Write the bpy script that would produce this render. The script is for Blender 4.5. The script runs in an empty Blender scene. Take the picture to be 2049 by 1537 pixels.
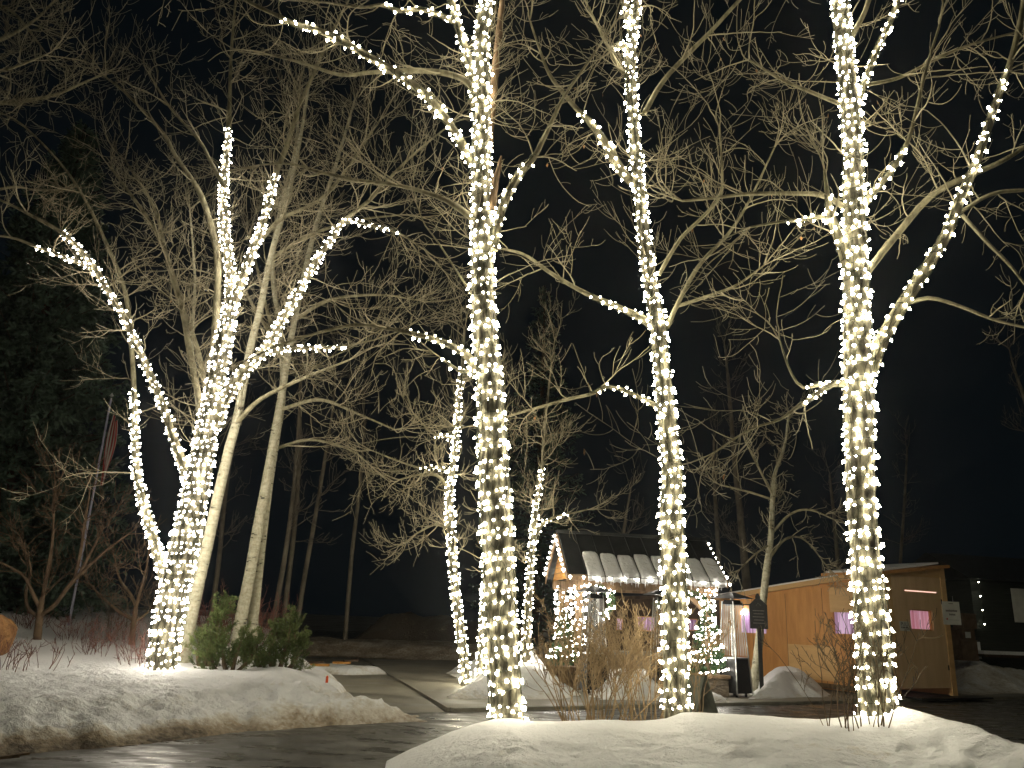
import bpy, math, random
import numpy as np
from mathutils import Vector, Matrix
R = np.random.default_rng(11); random.seed(5)
S = bpy.context.scene
# ---------------------------------------------------------------- camera
W, H, F = 2049.0, 1537.0, 1582.0
PITCH, ROLL = math.radians(16.3), math.radians(2.3)
CAM = np.array([0, 0, 1.6])
_f = np.array([0, math.cos(PITCH), math.sin(PITCH)]); _u0 = np.array([0, -math.sin(PITCH), math.cos(PITCH)]); _r0 = np.array([1., 0, 0])
CR = _r0*math.cos(ROLL)+_u0*math.sin(ROLL); CU = _u0*math.cos(ROLL)-_r0*math.sin(ROLL)
cd = bpy.data.cameras.new('camera'); cam = bpy.data.objects.new('camera', cd); S.collection.objects.link(cam)
cd.sensor_width = 36; cd.lens = 36*F/W; cd.clip_end = 500; cd.clip_start = .05
m = Matrix.Identity(4)
for i in range(3): m[i][0] = CR[i]; m[i][1] = CU[i]; m[i][2] = -_f[i]; m[i][3] = CAM[i]
cam.matrix_world = m; S.camera = cam
def ray(x, y): return _f+(x-W/2)/F*CR+(H/2-y)/F*CU
def P(x, y, Y): d = ray(x, y); return CAM+d*(Y/d[1])
def G(x, y, z=0): d = ray(x, y); return CAM+d*((z-1.6)/d[2])
def proj(p):
    d = np.asarray(p)-CAM; z = d@_f
    return W/2+F*(d@CR)/z, H/2-F*(d@CU)/z, z
# ---------------------------------------------------------------- world, exposure
wd = bpy.data.worlds.new('World'); S.world = wd; wd.use_nodes = True
bg = wd.node_tree.nodes['Background']; bg.inputs[0].default_value = (.30, .55, .75, 1); bg.inputs[1].default_value = .0045
S.view_settings.view_transform = 'Standard'; S.view_settings.look = 'None'; S.view_settings.exposure = 0; S.view_settings.gamma = 1
BULB = 52.0                      # emission of the fairy lights
WARM, COOL = (1, .915, .69), (1, .915, .77)
S.cycles.max_bounces = 4; S.cycles.diffuse_bounces = 2; S.cycles.glossy_bounces = 2; S.cycles.transmission_bounces = 3
S.cycles.transparent_max_bounces = 6; S.cycles.sample_clamp_indirect = 3; S.cycles.use_light_tree = True
# weak warm fill sun from behind the camera, added to brighten the scene
sd = bpy.data.lights.new('fill_sun', 'SUN'); sd.energy = .1; sd.angle = math.radians(12); sd.color = (1, .93, .66)
so = bpy.data.objects.new('fill_sun', sd); S.collection.objects.link(so); so.rotation_euler = (math.radians(50), 0, math.radians(-18))

# ---------------------------------------------------------------- materials
def nodes(name):
    m = bpy.data.materials.new(name); m.use_nodes = True; nt = m.node_tree
    return m, nt, nt.nodes['Principled BSDF']
def N(nt, t, **k):
    n = nt.nodes.new(t)
    for a, b in k.items():
        if a in n.inputs: n.inputs[a].default_value = b
        else: setattr(n, a, b)
    return n
def tex(nt, scale, stretch=(1, 1, 1), detail=4, typ='ShaderNodeTexNoise', rough=.55, coord='Object'):
    c = N(nt, 'ShaderNodeTexCoord'); mp = N(nt, 'ShaderNodeMapping'); mp.inputs['Scale'].default_value = stretch
    n = N(nt, typ); n.inputs['Scale'].default_value = scale
    if 'Detail' in n.inputs: n.inputs['Detail'].default_value = detail
    if 'Roughness' in n.inputs: n.inputs['Roughness'].default_value = rough
    nt.links.new(c.outputs[coord], mp.inputs[0]); nt.links.new(mp.outputs[0], n.inputs['Vector']); return n
def ramp(nt, src, stops):
    r = N(nt, 'ShaderNodeValToRGB'); e = r.color_ramp.elements
    while len(e) < len(stops): e.new(.5)
    for q, (p, c) in zip(e, stops): q.position = p; q.color = (*c, 1)
    nt.links.new(src, r.inputs[0]); return r
def bump(nt, b, src, strength, dist):
    n = N(nt, 'ShaderNodeBump'); n.inputs['Strength'].default_value = strength; n.inputs['Distance'].default_value = dist
    nt.links.new(src, n.inputs['Height'])
    if b.inputs['Normal'].is_linked: nt.links.new(b.inputs['Normal'].links[0].from_socket, n.inputs['Normal'])
    nt.links.new(n.outputs[0], b.inputs['Normal'])
def noisy(name, c1, c2, scale=8, stretch=(1, 1, 1), rough=.8, bs=.3, bd=.01, c3=None, metal=0, detail=5, lo=.35, hi=.65, spec=.3):
    m, nt, b = nodes(name); n = tex(nt, scale, stretch, detail)
    st = [(lo, c1), (hi, c2)] if c3 is None else [(lo, c1), ((lo+hi)/2, c3), (hi, c2)]
    r = ramp(nt, n.outputs[0], st); nt.links.new(r.outputs[0], b.inputs['Base Color'])
    b.inputs['Roughness'].default_value = rough; b.inputs['Metallic'].default_value = metal; b.inputs['Specular IOR Level'].default_value = spec
    if bs: bump(nt, b, n.outputs[0], bs, bd)
    return m
def emis(name, col, s):
    m, nt, b = nodes(name); b.inputs['Base Color'].default_value = (.3, .3, .3, 1)
    b.inputs['Emission Color'].default_value = (*col, 1); b.inputs['Emission Strength'].default_value = s; return m
M = {}
M['bark'] = noisy('furrowed_bark', (.045, .04, .027), (.36, .33, .23), 15, (1, 1, .22), .9, 1., .04, c3=(.17, .155, .105), lo=.38, hi=.62, detail=7)
M['limb'] = noisy('limb_bark', (.13, .115, .07), (.36, .325, .21), 7, (1, 1, .5), .8, .4, .01, c3=(.26, .235, .15))
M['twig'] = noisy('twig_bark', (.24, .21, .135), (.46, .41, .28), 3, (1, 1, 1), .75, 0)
M['twig_dim'] = noisy('darkened_twig_bark', (.07, .06, .045), (.14, .12, .09), 3, (1, 1, 1), .8, 0)  # darker copy of twig bark; far trees' lack of light is in its colour
M['snag'] = noisy('dead_wood', (.06, .04, .025), (.19, .125, .07), 9, (1, 1, .25), .9, .6, .02)
m, nt, b = nodes('aspen_bark'); n = tex(nt, 5, (1, 1, 3.2), 3); n2 = tex(nt, 22, (1, 1, .6), 4)
r = ramp(nt, n.outputs[0], [(.30, (.04, .035, .025)), (.37, (.42, .40, .29)), (.7, (.60, .57, .43))]); mx = N(nt, 'ShaderNodeMixRGB', blend_type='MULTIPLY'); mx.inputs[0].default_value = .6
r2 = ramp(nt, n2.outputs[0], [(.3, (.55, .5, .4)), (.6, (1, 1, 1))])
nt.links.new(r.outputs[0], mx.inputs[1]); nt.links.new(r2.outputs[0], mx.inputs[2]); nt.links.new(mx.outputs[0], b.inputs['Base Color']); b.inputs['Roughness'].default_value = .75
bump(nt, b, n2.outputs[0], .3, .01); M['aspen'] = m
M['red_twig'] = noisy('red_twig_bark', (.12, .05, .04), (.23, .10, .075), 5, rough=.7, bs=0)
M['straw'] = noisy('straw_stem', (.20, .135, .07), (.36, .26, .145), 6, rough=.75, bs=0)
M['stem_dark'] = noisy('dark_stem', (.07, .05, .03), (.22, .16, .09), 3, rough=.8, bs=0)
M['spruce'] = noisy('spruce_needles', (.03, .05, .033), (.085, .13, .09), 1.2, rough=.7, bs=0)
M['pine'] = noisy('pine_needles', (.06, .09, .025), (.17, .22, .07), 3, rough=.6, bs=0)
M['garland'] = noisy('garland_needles', (.02, .06, .02), (.06, .12, .04), 5, rough=.6, bs=0)
M['leaf'] = noisy('dry_leaf', (.30, .14, .05), (.5, .27, .12), 9, rough=.7, bs=0)
M['wire'] = noisy('cord', (.02, .028, .015), (.05, .055, .03), 5, rough=.5, bs=0)
M['blk'] = noisy('black_metal', (.010, .010, .011), (.022, .021, .02), 30, rough=.45, bs=.05)
M['steel'] = noisy('steel', (.45, .45, .43), (.6, .6, .57), 20, (1, 1, .1), .35, .05, metal=.8)
M['timber'] = noisy('timber', (.10, .06, .03), (.20, .13, .07), 12, (1, 1, .2), .75, .3)
M['siding'] = noisy('gable_wood', (.48, .22, .05), (.68, .36, .10), 10, (.3, .3, 3), .6, .1)
M['roof'] = noisy('dark_roof_metal', (.018, .02, .021), (.034, .036, .036), 3, rough=.42, bs=.05, metal=.3)
M['darkwood'] = noisy('dark_wood', (.035, .022, .014), (.075, .048, .03), 6, (1, 1, .2), .8, .3)
M['card'] = noisy('cardboard', (.10, .065, .04), (.17, .115, .07), 5, rough=.85, bs=.1)
M['siding_dark'] = noisy('green_black_siding', (.016, .021, .018), (.034, .042, .034), 5, (.3, .3, 8), .7, .4)
M['white'] = noisy('white_board', (.55, .55, .50), (.66, .66, .60), 4, rough=.5, bs=0)
M['ink'] = noisy('grey_ink', (.12, .11, .10), (.18, .16, .15), 20, rough=.6, bs=0)
M['redink'] = noisy('red_ink', (.45, .08, .08), (.5, .1, .1), 20, rough=.6, bs=0)
M['rock'] = noisy('orange_rock', (.15, .07, .03), (.38, .20, .08), 5, rough=.85, bs=1, bd=.12, detail=9)
M['orange'] = noisy('orange_plastic', (.40, .19, .04), (.52, .26, .06), 5, rough=.5, bs=0)
M['redplastic'] = noisy('red_plastic', (.8, .10, .02), (.9, .14, .03), 5, rough=.5, bs=0)
M['stone'] = noisy('stacked_stone', (.10, .08, .06), (.28, .23, .17), 7, (1, 1, 2.4), .9, .8, .04)
M['glass'] = nodes('heater_glass')[0]
_b = M['glass'].node_tree.nodes['Principled BSDF']; _b.inputs['Alpha'].default_value = .22; _b.inputs['Roughness'].default_value = .12; _b.inputs['Base Color'].default_value = (.7, .72, .7, 1)
def ply(name, c1, c2, dark, stretch, bs=.2):
    m, nt, b = nodes(name); n = tex(nt, 2.2, stretch, 7, rough=.6); r = ramp(nt, n.outputs[0], [(.28, c1), (.7, c2)])
    k = tex(nt, 3.1, (1, 1, .5), 1, 'ShaderNodeTexVoronoi'); kr = ramp(nt, k.outputs['Distance'], [(.02, dark), (.13, (1, 1, 1))])
    mx = N(nt, 'ShaderNodeMixRGB', blend_type='MULTIPLY'); mx.inputs[0].default_value = .8
    nt.links.new(r.outputs[0], mx.inputs[1]); nt.links.new(kr.outputs[0], mx.inputs[2]); nt.links.new(mx.outputs[0], b.inputs['Base Color'])
    b.inputs['Roughness'].default_value = .55; bump(nt, b, n.outputs[0], bs, .004); return m
M['ply'] = ply('stained_plywood', (.46, .20, .055), (.64, .32, .10), (.85, .75, .6), (3, 3, .5))
M['ply2'] = ply('pale_plywood', (.56, .34, .14), (.70, .45, .20), (.8, .7, .5), (.6, .6, 3))
M['door'] = ply('knotty_plywood', (.60, .40, .20), (.74, .52, .29), (.4, .26, .17), (2.5, 2.5, .4), .06)
def curtain(name, c1, c2, s, sc=9):
    m, nt, b = nodes(name); n = tex(nt, sc, (1, 1, .04), 2); r = ramp(nt, n.outputs[0], [(.35, c1), (.5, (.5*(c1[0]+c2[0]), .5*(c1[1]+c2[1]), .5*(c1[2]+c2[2]))), (.62, c2)])
    nt.links.new(r.outputs[0], b.inputs['Base Color']); nt.links.new(r.outputs[0], b.inputs['Emission Color']); b.inputs['Emission Strength'].default_value = s; return m
M['purple'] = curtain('purple_lit_curtain', (.20, .09, .19), (.70, .50, .72), .5, 12)
M['pink'] = curtain('pink_lit_panel', (.42, .14, .18), (.75, .45, .55), .62, 6)
M['bulbw'] = emis('warm_fairy_light', WARM, BULB); M['bulbc'] = emis('cool_fairy_light', COOL, BULB*.85)
M['bulbb'] = emis('roof_light', (1, .93, .8), BULB*.8); M['lampw'] = emis('lamp_white', (.85, .9, 1), 60); M['slot'] = emis('slot_glow', (1, .62, .5), 1.3)
# snow: clean to dirty with the vertex attribute "dirt"
m, nt, b = nodes('snow')
at = N(nt, 'ShaderNodeAttribute', attribute_name='dirt'); n1 = tex(nt, 1.7, (1, 1, 1), 7, rough=.62); n2 = tex(nt, 14, (1, 1, 1), 6, rough=.6); n3 = tex(nt, 55, (1, 1, 1), 3)
ad = N(nt, 'ShaderNodeMath', operation='MULTIPLY_ADD'); nt.links.new(n1.outputs[0], ad.inputs[0]); ad.inputs[1].default_value = 1.3; nt.links.new(at.outputs['Fac'], ad.inputs[2])
a2 = N(nt, 'ShaderNodeMath', operation='MULTIPLY_ADD'); nt.links.new(n2.outputs[0], a2.inputs[0]); a2.inputs[1].default_value = .95; nt.links.new(ad.outputs[0], a2.inputs[2])
r = ramp(nt, a2.outputs[0], [(.95, (.80, .81, .82)), (1.0, (.8, .8, .8))])
mr = N(nt, 'ShaderNodeMapRange'); mr.inputs['From Min'].default_value = 1.28; mr.inputs['From Max'].default_value = 2.3; nt.links.new(a2.outputs[0], mr.inputs['Value'])
r = ramp(nt, mr.outputs[0], [(0, (.82, .82, .82)), (.28, (.66, .62, .55)), (.62, (.36, .29, .21)), (1, (.09, .07, .05))])
nt.links.new(r.outputs[0], b.inputs['Base Color']); b.inputs['Roughness'].default_value = .55; b.inputs['Specular IOR Level'].default_value = .25
n4 = tex(nt, 5.5, (1, 1, 1), 5, rough=.6); bump(nt, b, n4.outputs[0], .6, .07); bump(nt, b, n2.outputs[0], .7, .05); bump(nt, b, n3.outputs[0], .4, .014); M['snow'] = m
def pave(name, c1, c2, r1, r2, sc):
    m, nt, b = nodes(name); a = tex(nt, sc, (1, 2.2, 1), 7, rough=.65); f = tex(nt, 90, (1, 1, 1), 3)
    r = ramp(nt, a.outputs[0], [(.35, c1), (.68, c2)]); nt.links.new(r.outputs[0], b.inputs['Base Color'])
    q = ramp(nt, a.outputs[0], [(.42, (r1,)*3), (.60, (r2,)*3)]); nt.links.new(q.outputs[0], b.inputs['Roughness']); bump(nt, b, f.outputs[0], .35, .006); bump(nt, b, a.outputs[0], .3, .02); return m
M['road'] = pave('wet_asphalt', (.035, .034, .03), (.085, .08, .066), .26, .72, 1.3)
M['concrete'] = pave('damp_concrete', (.13, .12, .095), (.27, .25, .20), .45, .8, .7)
M['kerb'] = pave('kerb_concrete', (.13, .125, .10), (.25, .235, .19), .6, .85, 2)
M['groundm'] = noisy('old_snow_and_soil', (.06, .055, .05), (.25, .25, .25), .35, rough=.9, bs=.5, bd=.1)

# ---------------------------------------------------------------- object helpers
def mesh_np(name, V, Fq, mat, root=None, smooth=False, kind=None, tris=None):
    V = np.asarray(V, np.float64).reshape(-1, 3); off = np.zeros(3); q = root
    while q is not None: off = off+np.array(q.location); q = q.parent
    me = bpy.data.meshes.new(name); V = V-off
    Fq = np.asarray(Fq, np.int32).reshape(-1, 4) if Fq is not None and len(Fq) else np.zeros((0, 4), np.int32)
    T = np.asarray(tris, np.int32).reshape(-1, 3) if tris is not None and len(tris) else np.zeros((0, 3), np.int32)
    me.vertices.add(len(V)); me.vertices.foreach_set('co', V.astype(np.float32).ravel())
    li = np.concatenate([Fq.ravel(), T.ravel()]); me.loops.add(len(li)); me.loops.foreach_set('vertex_index', li)
    nf = len(Fq)+len(T); me.polygons.add(nf)
    ls = np.concatenate([np.arange(len(Fq))*4, len(Fq)*4+np.arange(len(T))*3]).astype(np.int32); lt = np.concatenate([np.full(len(Fq), 4), np.full(len(T), 3)]).astype(np.int32)
    me.polygons.foreach_set('loop_start', ls); me.polygons.foreach_set('loop_total', lt)
    me.polygons.foreach_set('use_smooth', np.full(nf, bool(smooth)))
    me.update(calc_edges=True); me.validate(); me.materials.append(mat)
    o = bpy.data.objects.new(name, me); S.collection.objects.link(o)
    if root is not None: o.parent = root
    if kind: o['kind'] = kind
    return o
def thing(name, label, cat, loc, group=None):
    o = bpy.data.objects.new(name, None); o.empty_display_size = .3; S.collection.objects.link(o); o.location = [float(v) for v in loc]
    o['label'] = label; o['category'] = cat
    if group: o['group'] = group
    return o
def tag(o, label, cat, group=None, kind=None):
    o['label'] = label; o['category'] = cat
    if group: o['group'] = group
    if kind: o['kind'] = kind
    return o
def tubes(batches, sides=4):
    """batches: list of (pts (B,n,3), rad (B,n)) -> verts, quads"""
    VV, FF, base = [], [], 0
    for pts, rad in batches:
        B, n, _ = pts.shape
        if B == 0: continue
        t = np.gradient(pts, axis=1); t /= np.linalg.norm(t, axis=2, keepdims=True)+1e-9
        ref = np.where(np.abs(t[:, :1, 2:3]) > .9, np.array([1., 0, 0]), np.array([0, 0, 1.])); ref = np.broadcast_to(ref, t.shape).copy()
        a = np.cross(t, ref); a /= np.linalg.norm(a, axis=2, keepdims=True)+1e-9
        for i in range(1, n):     # keep frames from flipping
            v = a[:, i-1]-t[:, i]*np.sum(a[:, i-1]*t[:, i], axis=1, keepdims=True); a[:, i] = v/(np.linalg.norm(v, axis=1, keepdims=True)+1e-9)
        b = np.cross(t, a); ang = np.arange(sides)*2*np.pi/sides
        ring = pts[:, :, None, :]+rad[:, :, None, None]*(np.cos(ang)[:, None]*a[:, :, None, :]+np.sin(ang)[:, None]*b[:, :, None, :])
        VV.append(ring.reshape(-1, 3))
        i = np.arange(n-1)[:, None]*sides; j = np.arange(sides)[None, :]; j2 = (j+1) % sides
        q = np.stack([i+j, i+j2, i+sides+j2, i+sides+j], -1).reshape(-1, 4)
        q = (q[None]+(np.arange(B)*n*sides)[:, None, None]).reshape(-1, 4)+base
        FF.append(q); base += B*n*sides
    return np.concatenate(VV), np.concatenate(FF)
def catmull(A, k=5):
    A = np.asarray(A, float)
    if len(A) < 3: 
        t = np.linspace(0, 1, k+1)[:, None]; return A[0]*(1-t)+A[-1]*t
    Q = np.vstack([2*A[0]-A[1], A, 2*A[-1]-A[-2]]); out = []
    for i in range(len(A)-1):
        p0, p1, p2, p3 = Q[i:i+4]
        for t in np.arange(k)/k: out.append(.5*((2*p1)+(-p0+p2)*t+(2*p0-5*p1+4*p2-p3)*t*t+(-p0+3*p1-3*p2+p3)*t**3))
    out.append(A[-1]); return np.array(out)
WS = 1.
def trace(pl, Y, dY=0., k=5, jit=0.):
    out = []; L = len(pl)-1
    for i, (x, y, w) in enumerate(pl):
        p = P(x, y, Y+dY*i/L); r = .5*w*WS*((p-CAM)@_f)/F; out.append([*p, r])
    c = catmull(out, k)
    if jit: c[1:-1, :3] += R.normal(0, jit, (len(c)-2, 3))
    c[:, 3] = np.maximum(c[:, 3], .004); return c
def norm(v): return v/(np.linalg.norm(v, axis=-1, keepdims=True)+1e-9)
def grow(st, d, L, r0, n, wander=.18, up=.3, curv=.9, tip=.4, rmin=.004, bend=None, bk=1.3):
    B = len(st); pts = np.zeros((B, n+1, 3)); pts[:, 0] = st; cv = norm(R.normal(size=(B, 3)))*curv*R.uniform(.25, 1, (B, 1)); d = norm(d)
    if bend is not None: cv = cv*.55+bend*bk*R.uniform(.3, 1.3, (B, 1))
    for i in range(n):
        d = norm(d+cv/n+np.array([0, 0, up/n])+R.normal(0, wander, (B, 3))); pts[:, i+1] = pts[:, i]+d*(L/n)[:, None]
    t = np.linspace(0, 1, n+1)[None]; return pts, np.maximum(r0[:, None]*(1-(1-tip)*t), rmin)
def sprout(batch, dens, lo, hi, Lf, ang=(40, 75), rf=.6, t0=.12):
    """children of every branch in batch: starts, dirs, lengths, radii"""
    pts, rad = batch; B, n, _ = pts.shape; L = np.linalg.norm(np.diff(pts, axis=1), axis=2).sum(1)
    c = np.clip(R.poisson(L*dens), lo, hi); idx = np.repeat(np.arange(B), c); K = len(idx)
    t = t0+(.99-t0)*R.random(K); f = t*(n-1); i = np.minimum(f.astype(int), n-2); w = (f-i)[:, None]
    p = pts[idx, i]*(1-w)+pts[idx, i+1]*w; T = norm(pts[idx, i+1]-pts[idx, i]); r = rad[idx, i]*(1-w[:, 0])+rad[idx, i+1]*w[:, 0]
    q = norm(np.cross(T, norm(R.normal(size=(K, 3))))); a = np.radians(R.uniform(*ang, K))[:, None]; sprout.T = T
    return p, np.cos(a)*T+np.sin(a)*q, Lf(L[idx], t, K), r*rf
def as_batch(path, n=24):
    s = np.concatenate([[0], np.cumsum(np.linalg.norm(np.diff(path[:, :3], axis=0), axis=1))]); u = np.linspace(0, s[-1], n)
    q = np.stack([np.interp(u, s, path[:, j]) for j in range(4)], 1); return q[None, :, :3], q[None, :, 3]
def crown(paths, t0s, dens=(3.2, 5.5, 6.5), L=(1.5, .62, .26), up=(.35, .7, 1.1), rmin=.0042, r1=.014, levels=3):
    out = []; lv = []
    for p, t0 in zip(paths, t0s):
        b = as_batch(p); s = sprout(b, dens[0], 0, 60, lambda Lp, t, K: L[0]*R.uniform(.35, 1.25, K)*(1-.45*t), (38, 78), .55, t0)
        lv.append(s)
        # the limb's own thin end keeps forking
        e = b[0][0, -1]; dr = norm(b[0][0, -1]-b[0][0, -3]); k = 3
        lv.append((np.repeat(e[None], k, 0), dr+R.normal(0, .35, (k, 3)), L[0]*R.uniform(.6, 1.2, k), np.repeat(b[1][0, -1:], k)*.85))
    st, d, Ls, rr = [np.concatenate([x[i] for x in lv]) for i in range(4)]
    b = grow(st, d, Ls, np.clip(rr, rmin, r1), 12, .10, up[0], 1.5, .35, rmin); out.append(b)
    for k in range(1, levels):
        st, d, Ls, rr = sprout(b, dens[k], 1, 14, lambda Lp, t, K: L[k]*R.uniform(.4, 1.35, K)*np.minimum(1, Lp/L[k-1]+.35), (50, 85), .7)
        b = grow(st, d, Ls, np.clip(rr, rmin, r1), 9 if k < 2 else 6, .075, up[k], 1.6, .5, rmin*.9, bend=sprout.T, bk=1.7); out.append(b)
    return out
def bark_tube(name, path, sides, mat, root, lump=.05):
    p, r = path[None, :, :3], path[None, :, 3]; V, Q = tubes([(p, r)], sides)
    n = len(path); V = V.reshape(n, sides, 3); c = path[:, None, :3]; k = 1+lump*R.normal(size=(1, sides, 1))+lump*.6*R.normal(size=(n, sides, 1)); V = c+(V-c)*k
    return mesh_np(name, V.reshape(-1, 3), Q, mat, root, smooth=True)
def densify(path, step=.07):
    s = np.concatenate([[0], np.cumsum(np.linalg.norm(np.diff(path[:, :3], axis=0), axis=1))]); u = np.linspace(0, s[-1], max(4, int(s[-1]/step)))
    return np.stack([np.interp(u, s, path[:, j]) for j in range(4)], 1)
# ---------------------------------------------------------------- fairy lights
BT = np.array([[math.cos(a), math.sin(a), 0] for a in np.arange(5)*2*np.pi/5]+[[0, 0, -.55], [0, 0, 1.7]]); BF = [[i, (i+1) % 5, 6] for i in range(5)]+[[(i+1) % 5, i, 5] for i in range(5)]  # wide bulb with long tip, shaped to imitate lens glints
bulb_mesh = {}
def get_bulb(matk, r):
    k = (matk, r)
    if k not in bulb_mesh:
        me = bpy.data.meshes.new('bulb'); me.from_pydata([tuple(v) for v in BT*r], [], BF); me.materials.append(M[matk]); bulb_mesh[k] = me
    return bulb_mesh[k]
def helix(path, pitch, spacing, off=.012, ph0=None):
    s = np.concatenate([[0], np.cumsum(np.linalg.norm(np.diff(path[:, :3], axis=0), axis=1))]); L = s[-1]
    n = max(6, int(L/pitch*11)); u = np.linspace(0, L, n); q = np.stack([np.interp(u, s, path[:, j]) for j in range(4)], 1)
    t = norm(np.gradient(q[:, :3], axis=0)); a = np.zeros_like(t); v = np.cross(t[0], [0, 1., .2]); a[0] = v/np.linalg.norm(v)
    for i in range(1, n): v = a[i-1]-t[i]*(a[i-1]@t[i]); a[i] = v/np.linalg.norm(v)
    b = np.cross(t, a); th = 2*np.pi*u/pitch+(R.random()*6.28 if ph0 is None else ph0)+np.cumsum(R.normal(0, .03, n)); nn = np.cos(th)[:, None]*a+np.sin(th)[:, None]*b
    w = q[:, :3]+nn*(q[:, 3:4]*1.03+off)+t*(pitch*.22*np.sin(th*.37+np.cumsum(R.normal(0, .12, n)))[:, None])
    sl = np.concatenate([[0], np.cumsum(np.linalg.norm(np.diff(w, axis=0), axis=1))]); k = int(sl[-1]/spacing)
    us = (np.arange(k)+R.uniform(.1, .9, k))*spacing; bp = np.stack([np.interp(us, sl, w[:, j]) for j in range(3)], 1); bn = norm(np.stack([np.interp(us, sl, nn[:, j]) for j in range(3)], 1)*.65+np.array([0, 0, -.75])+R.normal(0, .35, (k, 3)))
    return w, bp+R.normal(0, .012, (k, 3)), bn
def put_bulbs(root, bp, bn, matk, r, limit=100):
    """the nearest, largest bulbs are parts; the countless rest is one part"""
    d = np.linalg.norm(bp-CAM, axis=1); pr = np.array([proj(p)[:2] for p in bp]); inside = (pr[:, 0] > 0) & (pr[:, 0] < W) & (pr[:, 1] > 0) & (pr[:, 1] < H)
    face = np.sum(bn*norm(CAM-bp), axis=1); order = np.argsort(d+50*(~inside)+6*(face < .15)); sel = set(order[:limit].tolist()); rest = np.array([i for i in range(len(bp)) if i not in sel], int)
    off = np.array(root.location)
    for i in sorted(sel):
        o = bpy.data.objects.new('bulb', get_bulb(matk, r)); S.collection.objects.link(o); o.parent = root; o.location = bp[i]-off
        o.rotation_euler = Vector(bn[i]).to_track_quat('Z', 'Y').to_euler(); s = float(R.uniform(.6, 1.3)); o.scale = (s, s, s)
    if len(rest):
        z = bn[rest]; x = norm(np.cross(z, norm(R.normal(size=z.shape)))); y = np.cross(z, x); sc = R.uniform(.6, 1.3, len(rest))[:, None, None]*r
        V = bp[rest][:, None]+sc*(BT[None, :, 0:1]*x[:, None]+BT[None, :, 1:2]*y[:, None]+BT[None, :, 2:3]*z[:, None])
        T = (np.array(BF)[None]+(np.arange(len(rest))*7)[:, None, None]).reshape(-1, 3)
        mesh_np('bulb', V.reshape(-1, 3), None, M[matk], root, tris=T, kind='stuff')
def light_string(label, group, paths, matk='bulbw', pitch=.13, spacing=.125, r=.021, wire_r=.005, name='fairy_light_string'):
    root = thing(name, label, 'fairy lights', paths[0][0, :3], group); ws, bps, bns = [], [], []
    for p in paths:
        for q_ in range(int(min(14, p[:, 3].mean()*75))):
            dp = densify(p, .06); t__ = norm(np.gradient(dp[:, :3], axis=0)); ax = norm(np.cross(t__, [0, 1., .1])); bx = np.cross(t__, ax); an = R.random()*6.28+np.cumsum(R.normal(0, .16, len(dp))); c_ = dp[:, :3]+(np.cos(an)[:, None]*ax+np.sin(an)[:, None]*bx)*(dp[:, 3:4]*1.04+.008); ws.append((c_[None], np.full((1, len(c_)), wire_r*.8)))
        thin = p[:, 3].mean() < .075; w, bp, bn = helix(p, pitch*(1.15 if thin else 1), spacing*(1.3 if thin else 1)); ws.append((w[None], np.full((1, len(w)), wire_r))); bps.append(bp); bns.append(bn)
    V, Q = tubes(ws, 3); mesh_np('wire', V, Q, M['wire'], root); put_bulbs(root, np.concatenate(bps), np.concatenate(bns), matk, r); return root
# ---------------------------------------------------------------- value noise
def vnoise(x, y, seed=0):
    xi = np.floor(x).astype(np.int64); yi = np.floor(y).astype(np.int64); fx = x-xi; fy = y-yi; fx = fx*fx*(3-2*fx); fy = fy*fy*(3-2*fy)
    def h(a, b):
        v = (a*374761393+b*668265263+seed*974711) & 0xffffffff; v = ((v ^ (v >> 13))*1274126177) & 0xffffffff; return ((v ^ (v >> 16)) & 0xffff)/65535.
    return (h(xi, yi)*(1-fx)+h(xi+1, yi)*fx)*(1-fy)+(h(xi, yi+1)*(1-fx)+h(xi+1, yi+1)*fx)*fy
def fbm(x, y, s, o=4, seed=0):
    v = 0; a = .5
    for k in range(o): v = v+a*(vnoise(x*s, y*s, seed+k)-.5); s *= 2.03; a *= .52
    return v
def sdist(px, py, poly):
    """signed distance, positive inside"""
    poly = np.asarray(poly, float)[:, :2]; n = len(poly); d = np.full(px.shape, 1e9); ins = np.zeros(px.shape, bool)
    for i in range(n):
        a, b = poly[i], poly[(i+1) % n]; e = b-a; wx, wy = px-a[0], py-a[1]; t = np.clip((wx*e[0]+wy*e[1])/(e@e+1e-12), 0, 1); d = np.minimum(d, np.hypot(wx-e[0]*t, wy-e[1]*t))
        c = ((a[1] > py) != (b[1] > py)) & (px < (b[0]-a[0])*(py-a[1])/(b[1]-a[1]+1e-12)+a[0]); ins ^= c
    return np.where(ins, d, -d)
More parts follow.
